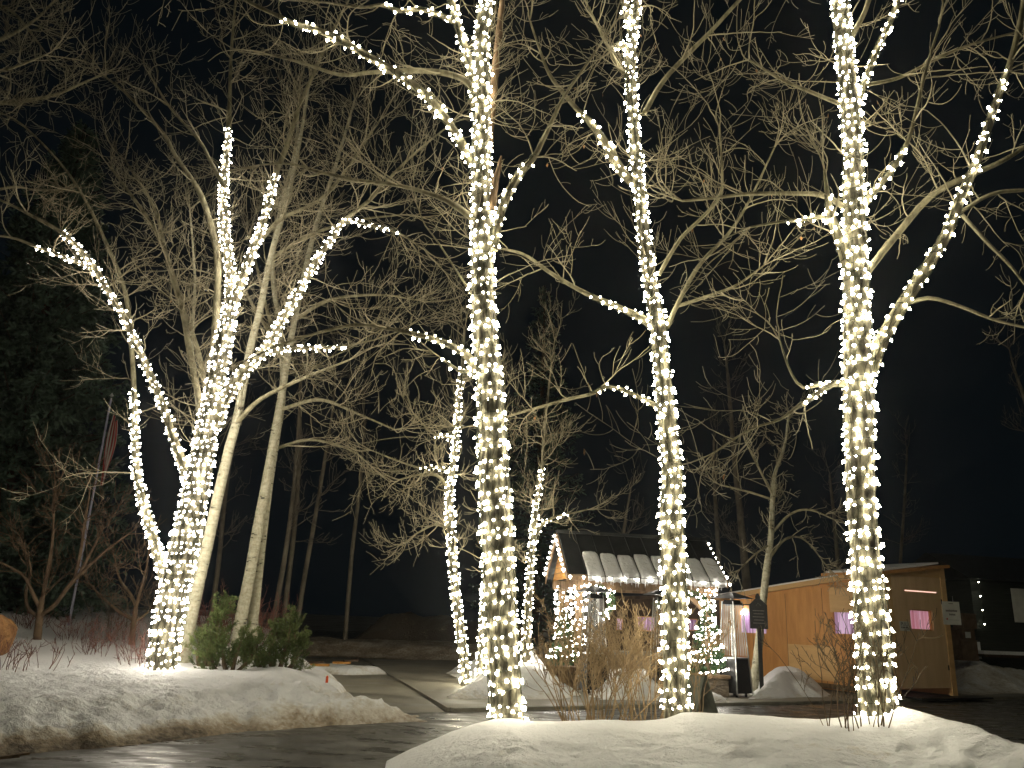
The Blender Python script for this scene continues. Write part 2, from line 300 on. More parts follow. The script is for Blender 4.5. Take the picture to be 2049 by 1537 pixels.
def patch(name, poly, res, hf, mat, dirtf=None, z0=0.):
    poly = np.asarray(poly, float); x0, y0 = poly[:, 0].min()-.3, poly[:, 1].min()-.3; x1, y1 = poly[:, 0].max()+.3, poly[:, 1].max()+.3
    nx, ny = int((x1-x0)/res)+2, int((y1-y0)/res)+2; X, Y = np.meshgrid(np.linspace(x0, x1, nx), np.linspace(y0, y1, ny)); wob = fbm(X, Y, 1.3, 3, 7)*.5
    D = sdist(X, Y, poly)+wob; Z = hf(X, Y, D)+z0; keep = D > -.12; Z = np.where(D < 0, z0-.05, Z)
    idx = -np.ones(X.shape, int); qk = keep[:-1, :-1] | keep[1:, :-1] | keep[:-1, 1:] | keep[1:, 1:]; i = np.arange(nx*ny).reshape(ny, nx)
    Q = np.stack([i[:-1, :-1], i[:-1, 1:], i[1:, 1:], i[1:, :-1]], -1)[qk]; used = np.unique(Q); mp = np.zeros(nx*ny, int); mp[used] = np.arange(len(used))
    V = np.stack([X.ravel(), Y.ravel(), Z.ravel()], 1)[used]; o = mesh_np(name, V, mp[Q], mat, smooth=True)
    dv = (dirtf(X, Y, D) if dirtf else np.zeros_like(X)).ravel()[used]; at = o.data.attributes.new('dirt', 'FLOAT', 'POINT'); at.data.foreach_set('value', dv.astype(np.float32)); return o
def sm(x, a, b): t = np.clip((x-a)/(b-a), 0, 1); return t*t*(3-2*t)
# ================================================================ SETTING
def sheet(name, pts, z, mat, res=None):
    o = mesh_np(name, [[p[0], p[1], z] for p in pts], None, mat, tris=[[0, i, i+1] for i in range(1, len(pts)-1)]); o['kind'] = 'structure'; return o
sheet('ground', [(-150, -40), (150, -40), (150, 200), (-150, 200)], -.012, M['groundm'])
kd = norm(np.array([9.4+.8, 19.8-14.3])); kn = np.array([-kd[1], kd[0]]); k0 = np.array([-.8, 14.3])
def K(a, b): return k0+kd*a+kn*b         # along / behind the kerb line
sheet('road', [(-30, -12), (30, -12), K(32, 0), K(-30, 0)], 0, M['road'])
sheet('driveway', [K(-6.5, -.02), K(-.1, -.02), K(3.2, 13.5), K(-3.0, 15)], .008, M['concrete'])
sheet('far_road', [K(-12, 15.2), K(6, 13.4), (12, 60), (-22, 60)], .004, M['road'])
o = mesh_np('driveway_joint', *tubes([(np.array([[[*K(-.1, 0), .008], [*K(1.9, 8), .008]]]), np.full((1, 2), .012))], 4), M['blk']); o['kind'] = 'structure'
def slab(name, poly, z0, z1, mat):
    n = len(poly); V = [[*p[:2], z1] for p in poly]+[[*p[:2], z0] for p in poly]; Q = [[i, n+i, n+(i+1) % n, (i+1) % n] for i in range(n)]
    o = mesh_np(name, V, Q, mat, tris=[[0, i, i+1] for i in range(1, n-1)]); o['kind'] = 'structure'; return o
slab('kerb', [K(.05, 0), K(30, 0), K(30, .16), K(.05, .16)], -.02, .06, M['kerb'])
slab('sidewalk', [K(.0, .163), K(30, .163), K(30, 13), K(2.9, 13)], -.02, .055, M['concrete'])

# foreground mound, its crest follows the skyline traced from the photograph
cr = [(700, 1568), (745, 1537), (820, 1499), (900, 1464), (950, 1448), (985, 1440), (1020, 1438), (1060, 1443), (1130, 1443), (1200, 1441), (1290, 1442), (1335, 1438), (1368, 1426), (1400, 1427), (1500, 1431), (1650, 1439), (1720, 1432), (1760, 1422), (1788, 1411), (1812, 1416), (1850, 1432), (1900, 1452), (1960, 1478), (2000, 1498), (2049, 1530), (2110, 1575), (2200, 1640)]
YC = 9.6; cx, cz = np.array([P(x, y, YC)[[0, 2]] for x, y in cr]).T
def mound(X, Y, D):
    # the left end of the island tapers toward the camera
    c = np.interp(X-(.10*np.maximum(YC-Y, 0)+.55*np.maximum(Y-YC, 0))*sm(.6-X, 0, 1.2), cx, cz, left=-.3, right=-.3)
    g = 1-sm(Y, YC, YC+1.25)*1.0-.10*sm(YC-Y, 0, 2.5)-.55*sm(YC-Y, 3.2, 5.2)
    s = sm(YC-Y, .4, 2); dim = fbm(X, Y, 1.8, 4, 3)*.13+np.minimum(0, fbm(X, Y, 4.5, 3, 9)-.04)*.14+np.minimum(0, fbm(X, Y, 9, 2, 19))*.07
    return np.where(c > 0, c*g, c)-.10*sm(Y, YC, YC+1.2)+dim*(.15+s)*sm(c, .05, .3)
patch('snow_mound', [(cx[0]-1, 4.2), (cx[-1]+.8, 4.2), (cx[-1]+.8, 11.6), (cx[0]-1, 11.6)], .045, mound, M['snow'], lambda X, Y, D: -.08+.6*np.clip(fbm(X, Y, .9, 3, 70), 0, 1))['kind'] = 'structure'
# left bank
def g2(x, y, z=0): return G(x, y, z)[:2]
bank = [(-7.8, 6.4), g2(0, 1513), g2(300, 1489), g2(500, 1464), g2(690, 1454), g2(850, 1444), g2(835, 1434), g2(720, 1431), g2(705, 1405), g2(690, 1385), g2(620, 1358), g2(600, 1340), (-6.2, 24), (-8, 30), (-30, 30), (-30, 6)]
def bankz(X, Y):
    return .40+.045*np.clip(Y-14, -3, 14)+.035*np.clip(-(X+6), 0, 10)
def hbank(X, Y, D):
    e = .72*sm(D, -.05, .42)+.28*sm(D, .25, 1.6); top = bankz(X, Y); rim = .10*np.exp(-((D-1.15)/.45)**2)*sm(16.5-Y, 0, 1.5)
    near = sm(15.5-Y, 0, 2)
    rg = 1-np.abs(fbm(X, Y, 2.6, 4, 21))*5; lum = (fbm(X, Y, 1.4, 5, 22)*.26+.07*np.clip(rg, -1, 1))*near*(.45+.55*sm(2.2-D, 0, 1.6))+fbm(X, Y, .5, 2, 4)*.18+(fbm(X, Y, 6, 3, 30)*.16-np.abs(fbm(X, Y, 3.2, 4, 90))*.28+.05)*near*sm(1.9-D, 0, 1.2)*sm(D, 0, .25)+fbm(X, Y, 7, 3, 30)*.06*near
    return (top+rim+lum)*e
def dbank(X, Y, D): return (.62+.3*sm(-X, 2.5, 4.5))*(1-sm(D, .06, .45))+.20*(1-sm(D, .4, 2.2))-.12+.8*np.clip(fbm(X, Y, 1.3, 5, 77)-.06, 0, 1)*sm(14.8-Y, 0, 1.5)
patch('snow_bank', bank, .045, hbank, M['snow'], dbank)['kind'] = 'structure'
def heap(name, poly, h, w, res=.07, dirt=0., z0=.055, lump=.3, seed=1):
    f = lambda X, Y, D: h*sm(D, -.05, w)*(1+lump*2*fbm(X, Y, 1.1, 4, seed))+.06*fbm(X, Y, 4, 3, seed+5)*sm(D, 0, .3)
    o = patch(name, poly, res, f, M['snow'], lambda X, Y, D: dirt+.3*(1-sm(D, 0, .4)), z0); o['kind'] = 'structure'; return o
heap('snow_heap', [g2(900, 1392, .1), g2(1000, 1393, .1), g2(1120, 1395, .1), g2(1160, 1385, .1), (1.6, 20.2), (.4, 22.6), (-1.4, 22.6), g2(930, 1370, .1)], .55, .9, seed=3)
heap('snow_heap', [(.3, 19.2), (1.15, 19.0), (1.3, 20.4), (.2, 20.6)], .95, .75, dirt=.15, seed=8)
heap('snow_heap', [g2(1195, 1396, .1), g2(1350, 1398, .1), (3.9, 19.3), (3.6, 20.3), (1.9, 20.2)], .42, .6, seed=13)
heap('snow_heap', [g2(1500, 1394, .1), g2(1655, 1392, .1), (8.3, 21.4), (7.4, 22.6), (6.5, 22.0)], .50, .8, dirt=-.1, seed=17)
heap('snow_heap', [g2(1395, 1398, .1), g2(1450, 1398, .1), (4.9, 19.3), (4.2, 19.2)], .12, .3, seed=19)
heap('snow_heap', [(12.2, 22.2), (22, 27), (30, 33), (24, 40), (12.5, 29)], .95, 2.6, res=.12, dirt=.35, seed=23)
heap('snow_heap', [g2(560, 1349), g2(700, 1352), g2(790, 1350), g2(760, 1342), (-4.6, 23.6), (-7, 23.6)], .16, .5, dirt=.1, z0=0, seed=29)
heap('snow_heap', [(-11, 27.5), (-5, 28.5), (2.5, 28.2), (4, 33), (-4, 36), (-14, 34)], .45, 2.0, res=.14, dirt=.8, z0=0, seed=31)
heap('snow_heap', [(-7, 36), (-2, 35.5), (1.2, 37.5), (-1, 43), (-8, 43)], 1.3, 2.2, res=.2, dirt=1.3, z0=0, seed=37)  # soil colour, dirt value raised to darken it against the fill sun
heap('snow_bank', [(2, 30), (40, 34), (60, 70), (0, 70)], .7, 3, res=.4, dirt=.4, z0=0, seed=41)

# ================================================================ TREES
def tree(label, cat, main, limbs, mats=('bark', 'limb', 'twig'), cr=None, seed=1, t0=.3, group=None, name='bare_tree', extra=(), main_sides=18, lump=.05, low=(), leaves=0):
    """main: traced trunk; limbs: traced limbs; twigs sprout from all"""
    global R
    R = np.random.default_rng(seed); root = thing(name, label, cat, main[0, :3], group)
    bark_tube('trunk', densify(main), main_sides, M[mats[0]], root, lump)
    for l in limbs: bark_tube('limb', densify(l, .1), 10 if l[0, 3] > .03 else 7, M[mats[1]], root, .05)
    for l, mk in extra: bark_tube('dead_limb', densify(l, .06), 9, M[mk], root, .14)
    k = dict(cr or {}); outs = crown([main]+list(limbs), [t0]+[low[i] if i < len(low) else .12 for i in range(len(limbs))], **k)
    V1, Q1 = tubes(outs[:1], 5); V2, Q2 = tubes(outs[1:], 3); mesh_np('crown', np.concatenate([V1, V2]), np.concatenate([Q1, Q2+len(V1)]), M[mats[2]], root, smooth=True)
    if leaves:
        pts = outs[-1][0][:, -1]; cand = [p for p in pts if 20 < proj(p)[0] < W-20 and 20 < proj(p)[1] < 1200 and proj(p)[2] > 5]; ii = R.choice(len(cand), leaves, replace=False)
        for i in ii:
            p = cand[i]; a, b = norm(R.normal(size=3)), norm(R.normal(size=3)); s = .035
            V = [p, p-np.array([0, 0, s*.7])+a*s*.6, p-np.array([0, 0, s*1.9])+b*s*.2, p-np.array([0, 0, s*.8])-a*s*.6+b*s*.3, p-np.array([0, 0, s*.9])+b*s*.5]
            mesh_np('dry_leaf', V, None, M['leaf'], root, tris=[[0, 1, 4], [1, 2, 4], [2, 3, 4], [3, 0, 4]])
    return root
def cut(path, n, k=5): return path[:n*k+1]
GL = 'fairy lights wound round the tree trunks'; GT = 'tall cottonwoods wound with lights'
CRW = dict(dens=(2.05, 3.5, 5.0), L=(1.45, .80, .30), rmin=.0038, r1=.012, up=(.2, .45, .7))
# --- centre tree B
WS = .88     # traced widths include the bulbs
YB = 10.0
B0 = trace([(1021, 1545, 96), (1013, 1425, 74), (1008, 1340, 72), (1001, 1250, 74), (997, 1130, 72), (990, 1000, 70), (984, 880, 64), (978, 760, 58), (968, 640, 54), (965, 540, 50), (965, 450, 48), (963, 350, 42), (963, 260, 38), (965, 160, 34), (963, 80, 30), (972, -10, 27), (975, -140, 22), (985, -300, 15)], YB)
B1 = trace([(945, 330, 22), (915, 272, 20), (880, 222, 20), (840, 180, 19), (790, 145, 18), (740, 115, 17), (690, 85, 15), (640, 62, 14), (590, 48, 12), (552, 30, 10), (505, 8, 9), (450, -25, 6)], YB, -.6)
B2 = trace([(945, 175, 15), (925, 158, 14), (890, 147, 13), (840, 142, 12), (780, 143, 11), (735, 146, 9), (680, 150, 8), (600, 125, 6), (540, 110, 4)], YB, .7)
B3 = trace([(950, 440, 17), (900, 405, 13), (850, 385, 10), (790, 370, 9), (720, 362, 8), (640, 345, 7), (580, 328, 5), (520, 330, 4)], YB, 1.0)
B4 = trace([(985, 500, 26), (998, 440, 20), (1015, 390, 20), (1040, 348, 18), (1068, 315, 14), (1085, 282, 12), (1108, 235, 10), (1130, 190, 8), (1180, 120, 6), (1220, 60, 4)], YB, -.4)
B5 = trace([(960, 752, 26), (935, 712, 18), (895, 688, 14), (860, 676, 13), (815, 665, 11), (770, 656, 9), (712, 650, 8), (640, 665, 7), (560, 690, 5), (505, 715, 4)], YB, 1.2)
B6 = trace([(950, 210, 22), (945, 150, 20), (925, 80, 18), (905, 10, 16), (890, -80, 12), (880, -200, 8)], YB, .3)
B7 = trace([(912, 45, 12), (880, 30, 11), (840, 18, 10), (800, 22, 9), (765, 10, 8), (720, 15, 6), (650, 5, 5), (580, 0, 4)], YB+.2, .5)
B8 = trace([(950, 735, 9), (925, 745, 8), (900, 728, 6), (880, 715, 4)], YB, .3)
B9 = trace([(945, 590, 6), (915, 545, 5), (880, 490, 4), (850, 450, 3), (838, 420, 3)], YB, -.3)
Bd1 = trace([(978, 300, 18), (984, 220, 20), (993, 120, 20), (1003, 20, 16), (1008, -30, 8)], YB+.15)
Bd2 = trace([(984, 425, 18), (990, 370, 14), (999, 330, 8), (1003, 312, 3)], YB-.05)
BB = tree('thick furrowed cottonwood in the centre rising from the snow mound, with a broken brown limb', 'tree', B0, [B1, B2, B3, B4, B5, B6, B7, B8, B9], cr=dict(CRW), seed=21, t0=.42, low=(.12, .1, .15, .35, .3, .2, .2, .5, .2), extra=[(Bd1, 'snag'), (Bd2, 'snag')], group=GT, name='cottonwood_tree', leaves=4)
R = np.random.default_rng(3)
light_string('warm fairy lights wound round the centre cottonwood trunk and its long left limb', GL, [B0[4:17*5], cut(B1, 9), cut(B4, 4), cut(B5, 4), cut(B6, 4), cut(B7, 4), cut(B8, 3)], pitch=.125, spacing=.105, r=.022)
# --- tree C
YCt = 10.6
C0 = trace([(1360, 1530, 66), (1352, 1400, 56), (1350, 1300, 54), (1350, 1200, 56), (1346, 1100, 54), (1342, 1020, 50), (1345, 960, 46), (1338, 880, 42), (1330, 800, 38), (1322, 720, 36), (1318, 660, 36), (1305, 590, 30), (1295, 520, 28), (1286, 450, 26), (1280, 380, 24), (1271, 310, 24), (1268, 240, 22), (1262, 160, 22), (1264, 90, 22), (1272, 20, 18), (1278, -60, 15), (1290, -220, 10)], YCt)
C1 = trace([(1278, 375, 20), (1245, 345, 20), (1215, 292, 17), (1180, 245, 14), (1157, 222, 11), (1130, 190, 10), (1100, 150, 8), (1080, 100, 6), (1060, 40, 4)], YCt, -.5)
C2 = trace([(1318, 662, 24), (1290, 640, 18), (1250, 620, 14), (1215, 605, 12), (1183, 592, 11), (1150, 575, 10), (1100, 545, 9), (1050, 510, 7), (1005, 498, 5)], YCt, .5)
C3 = trace([(1318, 815, 12), (1280, 795, 9), (1240, 778, 8), (1210, 775, 8), (1185, 788, 8), (1140, 798, 8), (1090, 812, 7), (1020, 832, 6)], YCt, .9)
C4 = trace([(1318, 550, 10), (1360, 480, 9), (1400, 440, 8), (1440, 395, 7), (1445, 350, 6), (1440, 255, 4)], YCt, -.4)
C5 = trace([(1335, 655, 12), (1360, 600, 11), (1400, 530, 10), (1460, 465, 8), (1500, 400, 6), (1550, 295, 4)], YCt, .5)
C6 = trace([(1358, 612, 9), (1425, 590, 8), (1475, 570, 6), (1530, 530, 4)], YCt+.2, -.5)
C7 = trace([(1290, 225, 12), (1325, 165, 11), (1375, 110, 10), (1425, 60, 9), (1480, 0, 8), (1540, -60, 6)], YCt, .4)
C8 = trace([(1262, 100, 14), (1240, 90, 12), (1228, 92, 9)], YCt, -.2)
C9 = trace([(1262, 60, 16), (1250, 10, 14), (1240, -60, 11), (1225, -160, 8)], YCt, .3)
C10 = trace([(1262, 170, 9), (1220, 100, 8), (1190, 40, 6), (1160, -20, 4)], YCt, .8)
tree('slender cottonwood right of the centre one, rising beside the straw coloured bush', 'tree', C0, [C1, C2, C3, C4, C5, C6, C7, C8, C9, C10], cr=dict(CRW), seed=33, t0=.45, low=(.3, .3, .3, .3, .3, .3, .3, .5, .3, .3), group=GT, name='cottonwood_tree', leaves=14)
light_string('warm fairy lights wound round the slender cottonwood beside the straw bush', GL, [C0[4:21*5], cut(C1, 4), cut(C2, 4), cut(C3, 4), cut(C8, 2), cut(C9, 2)], pitch=.115, spacing=.105, r=.022)
# --- tree D
YD = 9.6
D0 = trace([(1783, 1545, 120), (1757, 1410, 84), (1750, 1330, 76), (1743, 1230, 72), (1733, 1130, 64), (1726, 1030, 62), (1721, 920, 62), (1719, 820, 64), (1718, 740, 64), (1715, 640, 56), (1712, 540, 52), (1711, 460, 50), (1708, 380, 44), (1707, 280, 40), (1700, 200, 38), (1690, 100, 36), (1682, 0, 34), (1672, -140, 24), (1665, -300, 14)], YD)
D1 = trace([(1738, 745, 36), (1765, 680, 30), (1800, 620, 28), (1832, 570, 27), (1870, 510, 25), (1898, 460, 23), (1920, 400, 21), (1945, 345, 19), (1965, 290, 18), (1985, 230, 17), (2000, 185, 16), (2015, 145, 14), (2030, 95, 13), (2045, 25, 12), (2055, -50, 10)], YD, -.3)
D2 = trace([(1712, 215, 22), (1730, 165, 15), (1755, 100, 14), (1780, 48, 12), (1800, -5, 11), (1820, -70, 8)], YD, .4)
D3 = trace([(1722, 420, 18), (1750, 382, 14), (1782, 345, 12), (1815, 285, 10), (1830, 235, 8), (1850, 150, 7), (1880, 50, 5)], YD, -.4)
D4 = trace([(1735, 545, 18), (1800, 463, 16), (1860, 395, 15), (1915, 362, 13), (2000, 325, 11), (2060, 288, 8)], YD, .6)
D5 = trace([(1695, 418, 14), (1650, 392, 12), (1600, 387, 10), (1500, 388, 8), (1430, 396, 7), (1365, 402, 5)], YD, .5)
D6 = trace([(1700, 540, 28), (1680, 480, 22), (1662, 430, 18), (1655, 385, 10), (1650, 340, 6)], YD, -.2)
D7 = trace([(1668, 440, 11), (1640, 434, 10), (1605, 440, 8), (1568, 443, 7), (1500, 455, 5)], YD-.1, -.2)
D8 = trace([(1705, 768, 18), (1668, 768, 14), (1640, 785, 11), (1595, 815, 9), (1560, 840, 6), (1500, 860, 5), (1430, 905, 4)], YD, -.5)
D9 = trace([(1672, 768, 9), (1640, 770, 8), (1605, 775, 7), (1580, 740, 5), (1560, 680, 4)], YD, -.2)
D10 = trace([(1820, 605, 10), (1860, 596, 9), (1920, 612, 8), (1990, 640, 7), (2060, 657, 6)], YD, -.5)
D11 = trace([(1925, 430, 9), (1980, 490, 8), (2020, 530, 7), (2055, 575, 5)], YD, .4)
D12 = trace([(1920, 425, 10), (1985, 388, 9), (2060, 380, 7)], YD, .3)
D13 = trace([(1690, 212, 11), (1625, 185, 9), (1565, 160, 8), (1500, 120, 5)], YD, .5)
D14 = trace([(1700, 80, 13), (1730, 25, 12), (1745, -20, 11), (1790, -120, 7)], YD, -.5)
D15 = trace([(1735, 170, 9), (1800, 155, 8), (1870, 120, 7), (1940, 90, 6), (2050, 60, 4)], YD, .5)
tree('thickest cottonwood at the right end of the snow mound with a long leaning limb', 'tree', D0, [D1, D2, D3, D4, D5, D6, D7, D8, D9, D10, D11, D12, D13, D14, D15], cr=dict(CRW, dens=(1.7, 3.4, 4.8)), seed=45, t0=.5, low=(.3, .3, .3, .2, .2, .3, .3, .25, .2, .2, .2, .2, .2, .2, .2), group=GT, name='cottonwood_tree', leaves=12)
light_string('warm fairy lights wound round the thickest cottonwood and its long leaning right limb', GL, [D0[4:17*5], cut(D2, 4), cut(D3, 3), cut(D6, 3), cut(D7, 3), cut(D8, 3), cut(D9, 2)], pitch=.12, spacing=.105, r=.022)
light_string('sparser fairy lights strung up the long limb leaning to the right edge', GL, [cut(D1, 11)], pitch=.15, spacing=.10, r=.022)
# --- big left tree A
YA = 15.0
A0 = trace([(318, 1385, 78), (323, 1350, 68), (330, 1280, 63), (342, 1210, 62), (355, 1150, 62), (368, 1090, 60), (384, 1020, 58), (398, 950, 54), (410, 880, 48), (424, 810, 42), (436, 740, 38), (450, 670, 34), (463, 605, 28)], YA)
WS = .74
A1 = trace([(460, 620, 26), (462, 560, 24), (455, 500, 22), (448, 430, 22), (448, 370, 20), (454, 300, 16), (458, 255, 14), (460, 200, 10), (462, 120, 8), (468, 40, 6), (475, -40, 4)], YA, .6)
A2 = trace([(460, 620, 26), (482, 565, 22), (505, 505, 20), (528, 440, 19), (552, 348, 15), (575, 290, 13), (600, 210, 11), (640, 120, 8), (680, 30, 5)], YA, -.5)
A3 = trace([(425, 860, 36), (452, 795, 32), (488, 742, 28), (530, 700, 25), (565, 640, 21), (600, 580, 19), (635, 520, 17), (665, 475, 14), (690, 440, 12), (740, 400, 10), (800, 335, 8), (850, 290, 6), (900, 250, 4)], YA, -1.0)
A3c = trace([(690, 440, 9), (740, 450, 8), (800, 468, 7), (850, 500, 4)], YA-.7, -.3)
A3b = trace([(530, 708, 13), (585, 698, 11), (640, 696, 9), (690, 692, 7), (750, 680, 4)], YA-.4, -.5)
A4 = trace([(380, 965, 32), (350, 885, 22), (325, 810, 20), (298, 745, 20), (270, 680, 19), (245, 630, 19), (215, 580, 18), (185, 530, 16), (150, 490, 13), (118, 462, 11), (60, 430, 8), (0, 400, 6), (-60, 380, 4)], YA, -.8)
A4b = trace([(180, 535, 14), (130, 515, 10), (68, 492, 8), (20, 475, 6), (-40, 470, 4)], YA-.6, -.4)
A5 = trace([(338, 1180, 36), (312, 1095, 27), (290, 1020, 24), (275, 950, 20), (270, 880, 18), (268, 780, 15), (262, 680, 13), (248, 575, 12), (205, 470, 10), (165, 390, 8), (115, 320, 6), (45, 250, 5), (0, 225, 4)], YA, .6)
A6 = trace([(425, 760, 20), (428, 690, 18), (436, 560, 17), (430, 485, 16), (402, 390, 14), (350, 310, 11), (325, 265, 10), (250, 185, 7), (212, 155, 5)], YA, 1.0)
A7 = trace([(405, 830, 18), (382, 720, 17), (362, 610, 15), (325, 490, 12), (280, 415, 9), (225, 340, 6)], YA, 1.4)
A8 = trace([(447, 372, 12), (420, 320, 10), (398, 280, 8), (340, 215, 6), (300, 150, 4)], YA, .8)
A9 = trace([(420, 830, 16), (395, 700, 14), (345, 560, 11), (310, 420, 8), (250, 320, 5)], YA+.6, 1.5)
A10 = trace([(508, 500, 12), (560, 440, 11), (640, 400, 9), (700, 330, 7), (760, 240, 4)], YA+.3, 1)
CRA = dict(dens=(2.3, 3.6, 5.0), L=(1.5, .9, .36), rmin=.0045, r1=.015, up=(.3, .6, .8))
tree('massive many limbed cottonwood on the left snow bank, densely wound with lights', 'tree', A0, [A1, A2, A3, A3c, A3b, A4, A4b, A5, A6, A7, A8, A9, A10], cr=CRA, seed=57, t0=.55, low=(.35, .3, .3, .3, .3, .3, .3, .18, .2, .15, .2, .2, .2), group=GT, name='cottonwood_tree', leaves=3)
light_string('dense cool white fairy lights wound round the massive left cottonwood and its five limbs', GL, [A0, cut(A1, 6), cut(A2, 4), cut(A3, 8), cut(A3c, 2), cut(A3b, 3), cut(A4, 9), cut(A4b, 2), cut(A5, 5)], 'bulbc', pitch=.11, spacing=.096, r=.022, wire_r=.006)
# --- clump E F G behind
WS = .85
YE = 18.5
GE = 'small wrapped trees beyond the kerb'
CRE = dict(dens=(3.6, 5.6, 6.6), L=(1.15, .6, .28), rmin=.005, r1=.015, up=(.3, .8, 1.2))
E0 = trace([(932, 1372, 24), (930, 1330, 22), (922, 1270, 22), (913, 1200, 21), (905, 1110, 20), (900, 1010, 18), (905, 940, 15), (914, 870, 13), (918, 800, 11), (925, 730, 8), (930, 660, 5)], YE)
E1 = trace([(903, 950, 9), (885, 938, 7), (862, 936, 6), (838, 936, 5), (790, 920, 4), (740, 900, 3)], YE, -.5); E2 = trace([(912, 880, 7), (890, 873, 6), (865, 868, 5), (830, 830, 4)], YE, .5)
E3 = trace([(903, 1000, 8), (880, 955, 8), (840, 950, 6), (800, 960, 4)], YE, .5); E4 = trace([(902, 1060, 7), (870, 1050, 6), (830, 1070, 4)], YE, -.6)
tree('small bare tree left of the centre trunk with two short lit branches', 'tree', E0, [E1, E2, E3, E4], cr=CRE, seed=61, t0=.32, group=GE, main_sides=10)
light_string('fairy lights up the small tree left of the centre trunk', GL, [E0[:-7], cut(E1, 3), cut(E2, 2)], 'bulbw', pitch=.12, spacing=.105, r=.0235)
F0 = trace([(962, 1372, 26), (964, 1320, 22), (966, 1260, 20), (970, 1180, 18), (978, 1080, 16), (985, 980, 13), (1000, 880, 10), (1010, 780, 7)], YE+.8)
tree('small bare tree mostly hidden behind the centre trunk', 'tree', F0, [], cr=CRE, seed=62, t0=.35, group=GE, main_sides=10)
light_string('fairy lights up the small tree half hidden behind the centre trunk', GL, [F0[:-10]], 'bulbw', pitch=.12, spacing=.105, r=.0235)
G0 = trace([(1050, 1372, 22), (1053, 1310, 20), (1056, 1230, 18), (1060, 1160, 17), (1066, 1080, 15), (1073, 1010, 12), (1085, 935, 9), (1090, 850, 7), (1100, 760, 5), (1110, 680, 4)], YE+.3)
G1 = trace([(1066, 1085, 8), (1085, 1050, 7), (1110, 1035, 6), (1140, 1028, 5), (1175, 1020, 3)], YE, .4)
tree('small bare tree right of the centre trunk with one arching lit branch', 'tree', G0, [G1], cr=CRE, seed=63, t0=.32, group=GE, main_sides=10)
light_string('fairy lights up the small tree right of the centre trunk', GL, [G0[:-15], cut(G1, 3)], 'bulbw', pitch=.12, spacing=.12, r=.0235)
# --- pale aspens behind A
WS = .86
GA = 'pale aspens behind the left cottonwood'; AM = ('aspen', 'limb', 'twig')
CRP = dict(dens=(2.0, 3.6, 4.6), L=(1.5, .85, .36), rmin=.0047, r1=.015)
def aspen(label, pl, Y, limbs=(), seed=1, t0=.4, group=GA, mats=AM, cr=CRP, name='aspen_tree', dY=0):
    return tree(label, 'tree', trace(pl, Y, dY), [trace(l, Y, d) for l, d in limbs], mats=mats, cr=cr, seed=seed, t0=t0, group=group, name=name, main_sides=12, lump=.03)
aspen('pale aspen right behind the wrapped left trunk, leaning right', [(355, 1380, 34), (372, 1290, 30), (392, 1190, 28), (415, 1090, 26), (438, 985, 24), (458, 900, 22), (476, 830, 20), (500, 700, 17), (520, 620, 15), (545, 500, 13), (575, 400, 11), (600, 280, 8), (620, 160, 5)], 16.2, [([(470, 850, 12), (520, 800, 10), (600, 760, 8), (700, 720, 5)], -1), ([(540, 520, 9), (620, 470, 8), (720, 440, 6), (800, 430, 4)], .8)], 71)
aspen('thin pale aspen stem hugging the wrapped left trunk', [(348, 1375, 22), (362, 1300, 20), (378, 1200, 17), (395, 1100, 14), (408, 1000, 12), (400, 860, 10), (385, 700, 8), (390, 560, 6), (380, 420, 4)], 16.6, [], 72, .5)
aspen('thick pale aspen left of a close pair behind the green pines', [(470, 1330, 32), (482, 1240, 28), (500, 1150, 26), (515, 1060, 24), (532, 970, 22), (548, 880, 20), (562, 800, 18), (578, 700, 15), (598, 600, 13), (630, 460, 11), (672, 330, 8), (710, 200, 5)], 17.5, [([(560, 820, 10), (640, 800, 9), (720, 830, 6), (790, 860, 4)], -.8), ([(590, 640, 9), (660, 600, 8), (760, 590, 5), (830, 600, 4)], .8), ([(575, 720, 9), (540, 640, 8), (520, 560, 6), (500, 470, 4)], .8)], 73)
aspen('pale aspen right of a close pair behind the green pines', [(498, 1330, 28), (506, 1240, 25), (516, 1150, 22), (526, 1060, 21), (538, 970, 19), (552, 880, 17), (566, 780, 14), (560, 660, 12), (545, 540, 10), (560, 420, 8), (590, 300, 6), (600, 180, 4)], 17.8, [([(545, 900, 8), (620, 880, 7), (700, 900, 5), (740, 930, 3)], .5), ([(560, 700, 8), (500, 600, 7), (450, 500, 5)], .5)], 74)
GAD = 'dim slender trees far behind the pines'
CRD = dict(dens=(2.0, 3.2, 3.6), L=(1.3, .7, .4), rmin=.009, r1=.018)
dim = [([(535, 1320, 15), (555, 1200, 13), (575, 1080, 11), (590, 950, 9), (600, 800, 6), (610, 640, 4)], 'dim slender tree nearest the aspen pair'), ([(560, 1320, 13), (572, 1200, 12), (590, 1050, 10), (600, 900, 8), (600, 760, 5)], 'dim slender tree second from the aspen pair'),
       ([(586, 1315, 12), (605, 1180, 11), (628, 1050, 10), (650, 920, 8), (668, 800, 5), (672, 700, 3)], 'dim slender tree at the right end of its row, leaning right'), ([(420, 1250, 12), (438, 1120, 11), (450, 1000, 9), (470, 860, 6)], 'dim slender tree seen between the wrapped trunk and the aspen pair'), ([(690, 1280, 10), (705, 1100, 9), (722, 960, 7), (730, 840, 4)], 'faint slender tree left of the dark gap')]
for i, (pl, lb) in enumerate(dim): aspen(lb, pl, 23+i*.7, [], 80+i, .35, GAD, ('twig_dim', 'twig_dim', 'twig_dim'), CRD, 'slender_tree')
